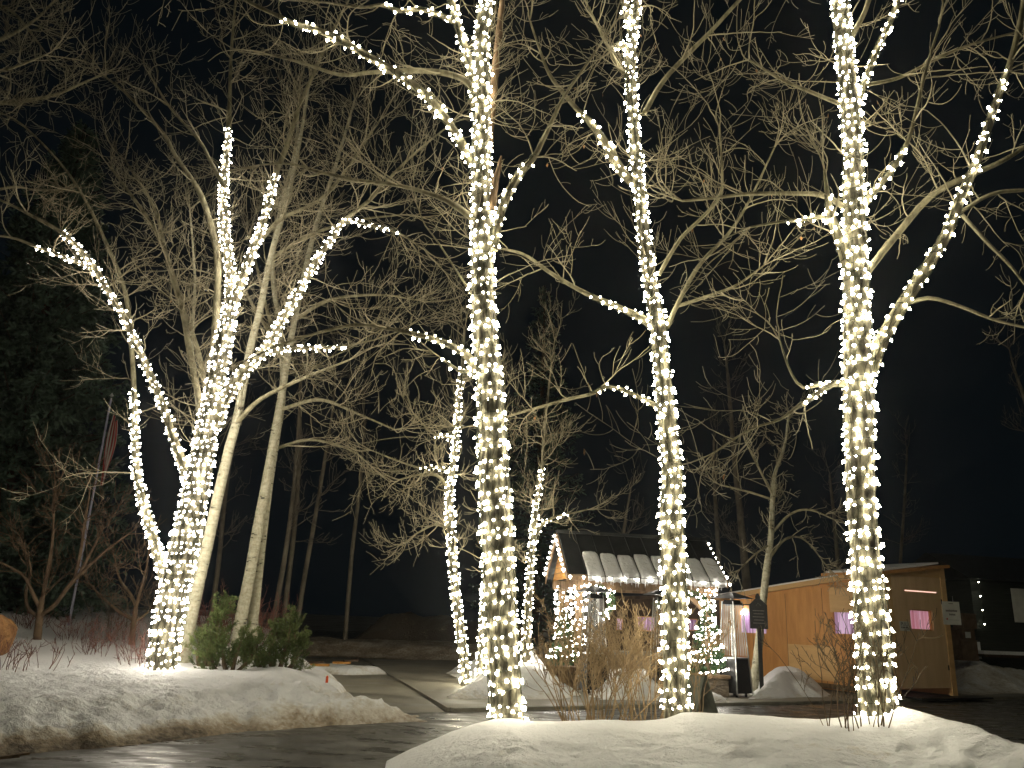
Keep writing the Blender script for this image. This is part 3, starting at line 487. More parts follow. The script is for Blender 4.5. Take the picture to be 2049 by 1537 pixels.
# --- right background
GH = 'bare trees behind the booth'
aspen('pale aspen between the pyramid heater and the plywood booth', [(1503, 1400, 24), (1515, 1320, 21), (1524, 1230, 18), (1534, 1140, 17), (1542, 1080, 14), (1546, 1000, 12), (1550, 950, 9), (1570, 890, 7), (1578, 830, 5)], 19.8, [([(1542, 1070, 7), (1580, 1030, 6), (1620, 1020, 5), (1670, 1040, 3)], -.6), ([(1538, 1120, 7), (1570, 1080, 6), (1610, 1080, 4), (1660, 1140, 3)], .5), ([(1546, 1000, 6), (1500, 985, 5), (1440, 970, 4)], .5), ([(1546, 990, 6), (1520, 940, 5), (1490, 880, 4)], -.4), ([(1540, 1090, 5), (1510, 1110, 4), (1480, 1140, 3)], -.5)], 91, .45, None, ('aspen', 'limb', 'twig'), dict(dens=(3.4, 5, 5), L=(.75, .42, .25), rmin=.007, r1=.014, up=(.1, .4, .6)))
for i, (pl, lb, y) in enumerate([([(1496, 1190, 20), (1488, 1100, 17), (1478, 1000, 14), (1468, 900, 11), (1462, 820, 9), (1455, 740, 6), (1450, 690, 3)], 'dim tall bare tree rising behind the booth roof left of the pale aspen', 27), ([(1440, 1180, 13), (1436, 1080, 11), (1430, 980, 8), (1428, 880, 5)], 'dim thin bare tree rising behind the right end of the gazebo roof', 29), ([(1245, 1110, 9), (1250, 1050, 7), (1262, 980, 4)], 'faint shrubby tree behind the middle of the gazebo roof', 26), ([(1680, 1180, 9), (1670, 1050, 8), (1660, 950, 5)], 'faint bare tree behind the booth roof beside the right cottonwood', 30), ([(1800, 1150, 8), (1810, 1000, 6), (1815, 900, 4)], 'faint bare tree behind the booth door bay', 32), ([(2075, 900, 10), (2050, 800, 8), (2030, 740, 5), (2020, 700, 3)], 'dim bare tree at the right edge above the dark shed', 22)]):
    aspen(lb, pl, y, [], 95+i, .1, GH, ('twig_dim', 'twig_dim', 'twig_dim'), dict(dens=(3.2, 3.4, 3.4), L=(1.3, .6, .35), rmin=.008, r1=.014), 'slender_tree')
WS = 1.
# overhanging tree beyond the left edge
L0 = trace([(-420, 1420, 60), (-400, 1100, 50), (-380, 800, 44), (-360, 500, 36), (-340, 250, 30), (-320, 50, 22), (-310, -200, 12)], 15.5)
Ls = [trace([(-350, 330, 16), (-200, 270, 13), (-50, 215, 10), (40, 203, 8), (110, 190, 6), (180, 160, 4)], 15.5, .5), trace([(-330, 150, 16), (-200, 110, 13), (-80, 100, 10), (0, 80, 8), (70, 40, 5), (110, 0, 4)], 15.5, -.5), trace([(-370, 600, 14), (-200, 480, 11), (-60, 400, 8), (20, 375, 5), (70, 380, 3)], 15.5, .8), trace([(-320, 0, 14), (-180, -30, 12), (-60, 0, 9), (20, 20, 6), (80, 90, 4)], 15.5, .8), trace([(-330, 120, 14), (-200, 160, 12), (-80, 150, 9), (10, 140, 6), (90, 110, 4)], 15.5, -1.1)]
tree('olive brown bare tree reaching in from beyond the left edge', 'tree', L0, Ls, mats=('limb', 'limb', 'twig'), cr=dict(dens=(3.4, 4.8, 5.6), L=(1.3, .75, .32), rmin=.0046, r1=.016), seed=111, t0=.5, low=(.3,)*5)
# small multi-stem trees
def small(label, mains, Y, seed, mat, dens=(2.5, 4, 4)):
    ps = [trace(p, Y, d) for p, d in mains]
    return tree(label, 'tree', ps[0], ps[1:], mats=(mat, mat, mat), cr=dict(dens=dens, L=(.9, .5, .3), rmin=.007, r1=.012, up=(.6, .7, .7)), seed=seed, t0=.6, main_sides=8, name='ornamental_tree', low=(.5,)*8)
M['redbark'] = noisy('reddish_bark', (.10, .065, .04), (.19, .13, .08), 6, rough=.85, bs=.2)
small('small reddish multi stem tree on the snow beside the orange boulder', [([(73, 1300, 18), (75, 1270, 16), (79, 1235, 14), (84, 1195, 9)], 0), ([(80, 1235, 9), (88, 1180, 8), (98, 1130, 8), (105, 1080, 6), (108, 1020, 4), (110, 960, 3)], .3), ([(82, 1232, 9), (110, 1210, 8), (140, 1170, 8), (175, 1135, 6), (215, 1100, 5), (255, 1070, 3)], -.4), ([(72, 1232, 8), (55, 1215, 7), (52, 1180, 6), (62, 1140, 4), (50, 1100, 3)], .3), ([(78, 1215, 8), (62, 1180, 7), (45, 1150, 6), (0, 1125, 4)], -.4), ([(148, 1165, 6), (160, 1110, 6), (168, 1060, 5), (180, 980, 3)], .2), ([(155, 1155, 6), (185, 1100, 5), (205, 1060, 3)], .5)], 18, 121, 'redbark')
small('dim multi stem tree between the flagpole and the wrapped left trunk', [([(263, 1300, 14), (266, 1260, 12), (272, 1215, 9)], 0), ([(272, 1215, 7), (262, 1190, 6), (240, 1160, 5), (230, 1120, 3)], .3), ([(272, 1215, 7), (282, 1180, 6), (292, 1140, 4), (300, 1090, 3)], -.3), ([(266, 1240, 7), (240, 1225, 6), (210, 1200, 5), (180, 1170, 3)], .3), ([(268, 1245, 6), (290, 1230, 5), (310, 1210, 3)], .4)], 18.5, 122, 'redbark')
# --- spruces
def needles(st, d, L, w, m, name, root, ntw=3):
    """many flat needle sprays: st,d (B,3), L (B,)"""
    d = norm(d); B = len(st); VV = []
    for k in range(ntw):
        q = norm(np.cross(d, norm(R.normal(size=(B, 3))))); a = st; e = st+d*L[:, None]; md = st+d*(L*.55)[:, None]
        VV.append(np.stack([a, md+q*w, e, md-q*w], 1))
    V = np.concatenate(VV).reshape(-1, 3); Q = np.arange(len(V)).reshape(-1, 4); return mesh_np(name, V, Q, m, root)
def spruce(label, base, h, rad, seed, dens=1., mat='spruce', droop=.35, tw=.2, name='spruce_tree', group=None):
    global R
    R = np.random.default_rng(seed); root = thing(name, label, 'tree', base, group); base = np.array(base, float)
    V, Q = tubes([(np.array([[base-[0, 0, .2], base+[0, 0, h*.5], base+[0, 0, h]]]), np.array([[rad*.07, rad*.045, .02]]))], 8); mesh_np('trunk', V, Q, M['darkwood'], root, True)
    nb = int(h*16*dens); z = np.linspace(.03, .985, nb)**1.0*h; az = np.arange(nb)*2.399+R.normal(0, .2, nb); Lb = rad*(1-z/h)**.85*R.uniform(.75, 1.12, nb)+.15
    d = np.stack([np.cos(az), np.sin(az), -droop+.9*(z/h)], 1); b = grow(base+np.stack([0*z, 0*z, z], 1), d, Lb, .008+Lb*.008, 8, .05, .45, .15)
    V, Q = tubes([b], 4); mesh_np('limb', V, Q, M['darkwood'], root)
    st, dd, Ls, rr = sprout(b, 7*dens, 2, 26, lambda Lp, t, K: (.22*Lp*(1-.55*t)+.18)*R.uniform(.6, 1.2, K), (45, 70), .5, .12); dd[:, 2] = dd[:, 2]*.35-.25
    b2 = grow(st, dd, Ls, rr, 4, .1, -.1, .3)
    st, dd, Ls, rr = sprout(b2, 16*dens, 3, 16, lambda Lp, t, K: tw*R.uniform(.7, 1.6, K), (25, 65), .5, 0)
    needles(st, dd, Ls, tw*.2, M[mat], 'crown', root, 2); return root
spruce('towering dark blue green spruce filling the left edge behind the bare twigs', P(-20, 1300, 24.5)*[1, 1, 0]+[-.6, 0, .75], 17, 4.1, 131, 1.35)
spruce('very dark spruce barely seen behind the small wrapped trees', (1.6, 40, 0), 19, 3.6, 132, .7)
# --- bushy pines
def pine_bush(label, stems, Y, seed, group='green pine bushes behind the snow bank', dY=0):
    global R
    R = np.random.default_rng(seed); ps = [trace(s, Y, dY, 4) for s in stems]; root = thing('pine_bush', label, 'pine bush', ps[0][0, :3], group)
    V, Q = tubes([as_batch(p, 10) for p in ps], 5); mesh_np('stem', V, Q, M['stem_dark'], root)
    sh = []
    for p in ps:
        s = sprout(as_batch(p, 14), 20, 10, 60, lambda Lp, t, K: .36*R.uniform(.5, 1.2, K), (35, 75), .5, .12); sh.append(s)
        e = p[-1, :3]; sh.append((np.repeat(e[None], 4, 0), norm(p[-1, :3]-p[-3, :3])+R.normal(0, .25, (4, 3)), np.full(4, .2), np.full(4, .006)))
    st, d, Ls, rr = [np.concatenate([x[i] for x in sh]) for i in range(4)]; b = grow(st, d, Ls, np.full(len(st), .006), 5, .06, .8, .3)
    s2 = sprout(b, 9, 1, 4, lambda Lp, t, K: .15*R.uniform(.6, 1.2, K), (30, 55), .6, .2); b2 = grow(s2[0], s2[1], s2[2], np.full(len(s2[0]), .004), 5, .06, .6, .2)
    V, Q = tubes([b, b2], 3); mesh_np('branch', V, Q, M['stem_dark'], root)
    sts = []
    for bb in (b, b2): sts.append(sprout(bb, 260, 24, 90, lambda Lp, t, K: .062*R.uniform(.7, 1.25, K), (28, 62), .4, .12))
    st, d, Ls = [np.concatenate([x[i] for x in sts]) for i in range(3)]; needles(st, d, Ls, .006, M['pine'], 'foliage', root, 1); return root
pine_bush('tall green pine bush nearest the pale aspens, leaning right', [[(405, 1345, 14), (415, 1310, 10), (425, 1275, 8), (445, 1220, 5)], [(400, 1345, 10), (395, 1310, 8), (398, 1288, 5)], [(415, 1345, 10), (430, 1290, 8), (436, 1240, 5)]], 15.8, 141)
pine_bush('bright yellow green low pine bush in the middle of the row', [[(455, 1352, 12), (448, 1330, 9), (446, 1300, 6)], [(462, 1352, 10), (470, 1320, 8), (482, 1285, 5)], [(450, 1352, 8), (430, 1338, 6), (425, 1322, 5)], [(468, 1350, 8), (495, 1325, 7), (515, 1292, 5)]], 15.3, 142)
pine_bush('broad green pine bush at the right end of the row, beside the driveway', [[(555, 1355, 12), (565, 1320, 9), (575, 1285, 7), (582, 1248, 5)], [(560, 1355, 10), (585, 1330, 8), (605, 1295, 5)], [(550, 1355, 10), (540, 1320, 8), (545, 1270, 5)], [(545, 1355, 10), (520, 1335, 7), (510, 1300, 5)], [(565, 1355, 10), (590, 1320, 8), (590, 1270, 5)]], 15.9, 143)
# --- shrubs
def shrub(label, cat, bases, Y, ht, n, seed, mat, spread=.5, dens=(5, 6), L=(.35, .16), rmin=.004, r0=.009, group=None, name='bare_shrub', up=(.8, .5), zf=None, depth=.3, curv=.7):
    global R
    R = np.random.default_rng(seed); (xa, xb, yb) = bases; st = []
    for i in range(n):
        p = P(R.uniform(xa, xb), yb, Y); p = p+np.array([0, R.uniform(-depth, depth), -.05]); st.append(p)
    st = np.array(st); c = st.mean(0); root = thing(name, label, cat, c, group); d = np.stack([(st[:, 0]-c[0])*spread*1.6+R.normal(0, spread*.35, n), (st[:, 1]-c[1])*spread+R.normal(0, spread*.35, n), np.ones(n)], 1)
    b = grow(st, d, ht*R.uniform(.7, 1.1, n), np.full(n, r0)*R.uniform(.6, 1.2, n), 10, .07, .15, curv, .45, rmin); V, Q = tubes([b], 5); mesh_np('stem', V, Q, M[mat], root, True, kind='stuff' if n > 100 else None); outs = []
    bb = b
    for k in range(len(dens)):
        s = sprout(bb, dens[k], 1, 10, lambda Lp, t, K: L[k]*R.uniform(.5, 1.3, K), (22, 55), .7, .35 if k == 0 else .15); bb = grow(s[0], s[1], s[2], np.clip(s[3], rmin, r0), 5, .1, up[k], .8, .6, rmin*.85); outs.append(bb)
    V, Q = tubes(outs, 3); mesh_np('crown', V, Q, M[mat], root, True); return root
shrub('dense straw coloured bare bush between the centre and slender cottonwoods, left half', 'bush', (1130, 1250, 1450), 11.3, 1.35, 36, 151, 'straw', .5, (4, 10, 12), (.38, .17, .07), .0038, .010, 'straw coloured bushes behind the snow mound', up=(.8, .9, .9), depth=.35)
shrub('straw coloured bare bush leaning against the slender cottonwood, right half', 'bush', (1250, 1330, 1450), 11.4, 1.42, 24, 152, 'straw', .45, (4, 10, 12), (.38, .17, .07), .0038, .009, 'straw coloured bushes behind the snow mound', up=(.8, .9, .9), depth=.3)
shrub('dark stemmed bare bush standing in the snow before the thickest cottonwood', 'bush', (1655, 1765, 1466), 8.9, 1.12, 17, 153, 'stem_dark', .40, (4, 8, 8), (.34, .16, .07), .0035, .008, up=(.7, .7, .7), depth=.15)
shrub('straw twigs rising between the slender cottonwood and the planter', 'bush', (1375, 1400, 1440), 11.6, .95, 9, 154, 'straw', .3, (4, 6), (.3, .12), .0035, .006, depth=.2)
GR = 'red stemmed shrubs on the left snow bank'
for i, (a, b_, y, Yd, h, n, lb) in enumerate([(150, 215, 1325, 16.0, .55, 16, 'reddish twiggy shrub on the snow to the right of the boulder'), (235, 305, 1350, 15.3, .75, 20, 'red stemmed shrub on the snow just left of the wrapped trunk'), (0, 60, 1345, 13.5, .42, 14, 'small dark twiggy shrub at the left edge below the boulder'), (115, 175, 1290, 18.5, .7, 22, 'red brown shrub at the foot of the flagpole'), (195, 255, 1300, 18.0, .7, 18, 'red brown shrub behind the snow between flagpole and dim tree'), (30, 75, 1285, 20, .8, 20, 'brown shrub behind the boulder'), (60, 130, 1335, 14.2, .4, 9, 'sparse twigs poking from the snow below the small reddish tree')]):
    shrub(lb, 'shrub', (a, b_, y), Yd, h, n, 160+i, 'red_twig', .55, (4, 5), (.25, .12), .0042, .006, GR)
shrub('grey twiggy shrub behind the snow bank near the dim multi stem tree', 'shrub', (205, 240, 1300), 19, 1.3, 14, 170, 'twig_dim', .3, (5, 5), (.4, .2), .006, .009, depth=.3)
shrub('dark brown thicket behind the pine bushes', 'shrub', (400, 520, 1330), 19.5, 1.5, 40, 171, 'red_twig', .3, (5, 5), (.4, .2), .006, .007, depth=.5)

# ================================================================ BUILT THINGS
class MB:
    """collects boxes, bars and prisms in a local frame"""
    def __init__(s, o=(0, 0, 0), a=0.): s.V, s.Q, s.T, s.n = [], [], [], 0; s.o = np.array(o, float); s.c, s.s = math.cos(a), math.sin(a)
    def w(s, p): p = np.asarray(p, float).reshape(-1, 3); return np.stack([s.c*p[:, 0]-s.s*p[:, 1], s.s*p[:, 0]+s.c*p[:, 1], p[:, 2]], 1)+s.o
    def add(s, V, Q=(), T=()):
        V = s.w(V); s.V.append(V); s.Q += [[i+s.n for i in q] for q in Q]; s.T += [[i+s.n for i in t] for t in T]; s.n += len(V); return s
    def box(s, x0, x1, y0, y1, z0, z1):
        V = [[x, y, z] for z in (z0, z1) for y in (y0, y1) for x in (x0, x1)]; return s.add(V, [[0, 2, 3, 1], [4, 5, 7, 6], [0, 1, 5, 4], [2, 6, 7, 3], [0, 4, 6, 2], [1, 3, 7, 5]])
    def hull8(s, A, B):   # two quads (4 pts each)
        return s.add(list(A)+list(B), [[3, 2, 1, 0], [4, 5, 6, 7]]+[[i, (i+1) % 4, 4+(i+1) % 4, 4+i] for i in range(4)])
    def bar(s, p, q, t, t2=None):
        p, q = np.array(p, float), np.array(q, float); d = norm(q-p); u = np.cross(d, [0, 0, 1.]) if abs(d[2]) < .95 else np.array([1., 0, 0]); u = norm(u); v = np.cross(d, u); a, b = t/2, (t2 or t)/2
        o = [u*a+v*b, -u*a+v*b, -u*a-v*b, u*a-v*b]; return s.hull8([p+k for k in o], [q+k for k in o])
    def tube(s, p, q, r, r2=None, n=10):
        V, Q = tubes([(np.array([[p, q]], float), np.array([[r, r if r2 is None else r2]]))], n); T = [[0, i+1, i] for i in range(1, n-1)]+[[n, n+i, n+i+1] for i in range(1, n-1)]; return s.add(V, Q.tolist(), T)
    def prism(s, poly, y0, y1):   # poly in x,z, extruded along y
        n = len(poly); V = [[x, y0, z] for x, z in poly]+[[x, y1, z] for x, z in poly]
        return s.add(V, [[i, (i+1) % n, n+(i+1) % n, n+i] for i in range(n)], [[0, i+1, i] for i in range(1, n-1)]+[[n, n+i, n+i+1] for i in range(1, n-1)])
    def build(s, name, mat, root=None, smooth=False, kind=None): return mesh_np(name, np.concatenate(s.V), s.Q, M[mat], root, smooth, kind, s.T)
# --- gazebo
GO, GAng = np.array([1.46, 18.6, .0]), math.radians(8.6)
def gz(): return MB(GO, GAng)
gw = lambda p: gz().w(p)[0]
GL_, GD, GE_, GRZ = 3.84, 2.5, 2.57, 3.62
gzb = thing('gazebo', 'timber gazebo with dark ribbed metal roof, melting snow slabs and roof lights', 'gazebo', GO)
sl = (GRZ-GE_)/(GD/2)
def rz(y): return GE_+sl*y if y <= GD/2 else GE_+sl*(GD-y)
for side in (0, 1):
    y0, y1 = (0, GD/2) if side == 0 else (GD, GD/2)
    b = gz().hull8([[0, y0, GE_], [GL_, y0, GE_], [GL_, y1, GRZ], [0, y1, GRZ]], [[0, y0, GE_-.05], [GL_, y0, GE_-.05], [GL_, y1, GRZ-.05], [0, y1, GRZ-.05]]); rf = b.build('roof', 'roof', gzb)
    ribs = gz()
    for k in range(10):
        x = .02+k*(GL_-.04)/9; ribs.hull8([[x-.012, y0, GE_+.002], [x+.012, y0, GE_+.002], [x+.012, y1, GRZ+.002], [x-.012, y1, GRZ+.002]], [[x-.012, y0, GE_+.045], [x+.012, y0, GE_+.045], [x+.012, y1, GRZ+.045], [x-.012, y1, GRZ+.045]])
    ribs.build('seam', 'roof', rf)
gz().box(-.03, GL_+.03, GD/2-.08, GD/2+.08, GRZ-.02, GRZ+.055).build('ridge_cap', 'roof', gzb)
g = gz(); g.box(.1, GL_-.1, .30, .44, GE_-.30, GE_-.08); g.box(.1, GL_-.1, GD-.44, GD-.30, GE_-.30, GE_-.08)
for x in (.28, GL_-.42): g.box(x, x+.14, .44, GD-.44, GE_-.30, GE_-.09)
g.build('beam', 'timber', gzb)
for x in (.28, GL_-.42):
    for y in (.30, GD-.44): gz().box(x, x+.14, y, y+.14, .056, GE_-.30).build('post', 'timber', gzb)
for x, dx in ((.35, 1), (GL_-.35, -1)):
    for y in (.37, GD-.37): gz().bar([x+dx*.05, y, 1.85], [x+dx*.55, y, GE_-.28], .09).build('brace', 'timber', gzb)
for x in (.12, GL_-.16):   # gable siding
    g = gz().prism([(.35, GE_-.06), (GD-.35, GE_-.06), (GD/2, GRZ-.14)], 0, .04)
    V = np.concatenate(g.V); g = gz(); p0 = [(.30, GE_-.08), (GD-.30, GE_-.08), (GD/2+.02, GRZ-.12), (GD/2-.02, GRZ-.12)]
    g.hull8([[x, a, c] for a, c in p0], [[x+.04, a, c] for a, c in p0])
    gb = g.build('gable', 'siding', gzb); bl = gz()
    for k in range(6):
        z = GE_+.07+k*.13; h = (GRZ-z)/sl
        if h > .2: bl.box(x-.004, x, GD/2-h+.12, GD/2+h-.12, z, z+.012)
    bl.build('board_joint', 'timber', gb)
for x in (-.03, GL_):
    for ya, yb in ((0, GD/2), (GD, GD/2)): gz().hull8([[x, ya, GE_-.16], [x+.03, ya, GE_-.16], [x+.03, yb, GRZ-.16], [x, yb, GRZ-.16]], [[x, ya, GE_+.0], [x+.03, ya, GE_+.0], [x+.03, yb, GRZ+.0], [x, yb, GRZ+.0]]).build('barge_board', 'timber', gzb)
gz().box(0.003, GL_-.003, -.035, -.003, GE_-.14, GE_-.005).build('fascia', 'timber', gzb)
R = np.random.default_rng(5); iw = (GL_-.04)/9
for k in range(1, 9):   # snow slabs sliding between the seams
    xa = .02+k*iw+.018; xb = xa+iw-.036; top = .62+R.uniform(-.05, .07); nx_, ny_ = 9, 12; V = []; 
    for lay in (1, 0):
        for j in range(ny_):
            v = j/(ny_-1); y = -.07+v*(top+.07)
            for i in range(nx_):
                u = i/(nx_-1); e = max(abs(u-.5)*2, 0)**8; ev = max(0, (v-.72)/.28)**2; wdt = 1-.24*ev; x = (xa+xb)/2+(u-.5)*(xb-xa)*wdt
                hgt = .09*(1-.4*e)*(1-.75*ev)+R.normal(0, .003)+.02*(1-v) if lay else .004
                zz = GE_+sl*max(y, 0)-(.14*((-y)/.07)**1.5 if y < 0 else 0)+hgt-(R.uniform(0, .03) if (j == 0 and lay == 0) else 0); V.append([x, y-.02*lay*(y < .02), zz])
    n = nx_*ny_; Q = [[j*nx_+i, j*nx_+i+1, (j+1)*nx_+i+1, (j+1)*nx_+i] for j in range(ny_-1) for i in range(nx_-1)]; Q += [[a+n for a in q[::-1]] for q in Q]
    for i in range(nx_-1): Q += [[i+1, i, n+i, n+i+1], [(ny_-1)*nx_+i, (ny_-1)*nx_+i+1, n+(ny_-1)*nx_+i+1, n+(ny_-1)*nx_+i]]
    for j in range(ny_-1): Q += [[j*nx_, (j+1)*nx_, n+(j+1)*nx_, n+j*nx_], [(j+1)*nx_+nx_-1, j*nx_+nx_-1, n+j*nx_+nx_-1, n+(j+1)*nx_+nx_-1]]
    g = gz(); g.add(V, Q); o = g.build('snow_slab', 'snow', gzb, smooth=True)
    for q in range(4):
        x = R.uniform(xa+.02, xb-.02); gz().tube([x, -.08, GE_-.10], [x, -.08, GE_-.16-R.uniform(.02, .09)], .012, .002, 5).build('icicle', 'snow', o)
# roof line lights
rl = thing('roof_light_string', 'large white bulbs strung along the eave and gables of the gazebo roof', 'string lights', gw([0, 0, GE_])); rp = []
for k in range(13): rp.append(gw([.02+k*(GL_-.0)/12, -.12, GE_-.06+R.normal(0, .008)]))
for x in (-.08, GL_+.06):
    for k in range(1, 9):
        v = k/8.5
        rp.append(gw([x, GD/2*v, GE_-.02+(GRZ-GE_)*v])); rp.append(gw([x, GD-GD/2*v, GE_-.02+(GRZ-GE_)*v]))
rp = np.array(rp); put_bulbs(rl, rp, np.tile([0, -.3, -1.], (len(rp), 1)), 'bulbb', .036)
V, Q = tubes([(np.array([[gw([0, -.1, GE_-.03]), gw([GL_, -.1, GE_-.03])]]), np.full((1, 2), .006)), (np.array([[gw([-.06, 0, GE_]), gw([-.06, GD/2, GRZ]), gw([-.06, GD, GE_])]]), np.full((1, 3), .006)), (np.array([[gw([GL_+.06, 0, GE_]), gw([GL_+.06, GD/2, GRZ]), gw([GL_+.06, GD, GE_])]]), np.full((1, 3), .006))], 4); mesh_np('wire', V, Q, M['wire'], rl)
# lights round the posts
GP = 'fairy lights wound round the gazebo posts'
for x, y, lb, z0 in ((.35, .37, 'front left', 1.0), (.35, GD-.37, 'rear left', 1.1), (GL_-.35, .37, 'front right', .9), (GL_-.35, GD-.37, 'rear right', 1.2)):
    a = gw([x, y, z0]); b_ = gw([x, y, 2.42]); light_string('dense white fairy lights wound round the %s gazebo post' % lb, GP, [np.array([[*a, .13], [*(a*.5+b_*.5), .15], [*b_, .19]])], 'bulbb', pitch=.12, spacing=.13, r=.025)
# garlands
def garland(label, path, rad=.10, seed=1, nb=22, group=None, name='garland', matk='bulbb'):
    global R
    R = np.random.default_rng(seed); c = catmull(np.array([[*p, rad] for p in path]), 6); root = thing(name, label, 'garland', c[0, :3], group); bt = as_batch(c, 30)
    mesh_np('cord', *tubes([(bt[0], np.full(bt[1].shape, .015))], 5), M['stem_dark'], root)
    st, d, Ls, rr = sprout(bt, 420, 200, 1600, lambda Lp, t, K: rad*R.uniform(.7, 1.5, K), (40, 90), .5, 0); needles(st, d, Ls, .007, M['garland'], 'foliage', root, 2)
    s = sprout(bt, nb, nb, nb+1, lambda Lp, t, K: np.ones(K), (70, 90), .5, 0); dn = norm(s[1]+norm(CAM-s[0])*.5); put_bulbs(root, s[0]+dn*rad, dn, matk, .025); return root
GG = 'lit evergreen garlands on the gazebo'
garland('lit evergreen garland hooked over the left front brace of the gazebo', [gw([.45, .2, 2.1]), gw([.6, .15, 2.28]), gw([.95, .15, 2.22]), gw([1.1, .15, 2.02]), gw([1.0, .15, 1.8]), gw([.9, .15, 1.66])], .1, 181, 40, GG)
garland('lit evergreen garland hooked over the right front brace of the gazebo', [gw([GL_-.45, .2, 2.1]), gw([GL_-.7, .15, 2.25]), gw([GL_-1.1, .15, 2.2]), gw([GL_-1.6, .15, 2.05]), gw([GL_-1.75, .15, 1.95])], .1, 182, 34, GG)
# small spiral lit conifers in planters
def planter_tree(label, px, py, Y, h, rad, seed, z0):
    global R
    R = np.random.default_rng(seed); b0 = P(px, py, Y); b0[2] = z0; root = thing('potted_conifer', label, 'potted conifer', b0); mesh_np('trunk', *tubes([(np.array([[b0, b0+[0, 0, h]]]), np.array([[.03, .01]]))], 6), M['stem_dark'], root)
    n = 150; z = R.uniform(.02, .98, n)*h; az = R.uniform(0, 6.28, n); rr = rad*(1-z/h)**.8+.03; d = np.stack([np.cos(az), np.sin(az), 0*z-.2], 1); b = grow(b0+np.stack([0*z, 0*z, z], 1), d, rr, np.full(n, .004), 5, .08, .3, .3)
    s = sprout(b, 130, 8, 70, lambda Lp, t, K: .07*R.uniform(.6, 1.3, K), (30, 70), .5, .2); needles(s[0], s[1], s[2], .006, M['garland'], 'foliage', root, 2)
    ls = thing('fairy_light_string', 'fairy lights spiralling round the ' + label.split(' in ')[0], 'fairy lights', b0, GL); q = np.array([[*(b0+[0, 0, .02]), rad+.02], [*(b0+[0, 0, h*.5]), rad*.62], [*(b0+[0, 0, h*.97]), .05]])
    w, bp, bn = helix(densify(q, .1), .26, .10); mesh_np('wire', *tubes([(w[None], np.full((1, len(w)), .004))], 3), M['wire'], ls); put_bulbs(ls, bp, bn, 'bulbb', .024); return root
planter_tree('left potted conifer in the wooden tub by the gazebo', 1128, 1342, 18.1, 1.12, .36, 191, .62)
planter_tree('right potted conifer in the stone planter by the gazebo', 1418, 1355, 18.9, 1.75, .42, 192, .5)
t0_ = P(1123, 1365, 18.1); tub = thing('planter', 'brown wooden tub of staggered blocks left of the gazebo', 'planter', (t0_[0], t0_[1], .055)); R = np.random.default_rng(7)
g = MB((t0_[0], t0_[1], 0), .3); g.tube([0, 0, .056], [0, 0, .5], .27, .31, 12); g.build('pot', 'timber', tub)
bk = MB((t0_[0], t0_[1], 0), .3)
for k in range(40):
    a = k*2*math.pi/13.3; zz = .09+(k//13)*.16+R.uniform(-.02, .02); r_ = .285+.02*(k//13)+R.uniform(0, .03); ca, sa = math.cos(a), math.sin(a)
    bk.bar([ca*(r_-.02), sa*(r_-.02), zz+.065], [ca*(r_+.03), sa*(r_+.03), zz+.065], .13, .055)
bk.build('block', 'snag', tub); MB((t0_[0], t0_[1], 0), .3).tube([0, 0, .5], [0, 0, .6], .33, .33, 12).build('rim', 'timber', tub)
t1_ = P(1420, 1372, 18.9); tub = thing('planter', 'grey brown square stone planter right of the slender cottonwood', 'planter', (t1_[0], t1_[1], .055)); a_ = .15
MB((t1_[0], t1_[1], 0), a_).box(-.32, .32, -.3, .3, .056, .43).build('pot', 'stone', tub); MB((t1_[0], t1_[1], 0), a_).box(-.36, .36, -.34, .34, .433, .50).build('rim', 'timber', tub)
sw = thing('stone_counter', 'low stacked stone counter inside the gazebo behind the bush', 'counter', gw([1.9, .9, .056])); gz().box(1.0, 2.9, .7, 1.3, .056, .82).build('base', 'stone', sw); gz().box(.92, 2.98, .62, 1.38, .823, .89).build('top', 'kerb', sw)
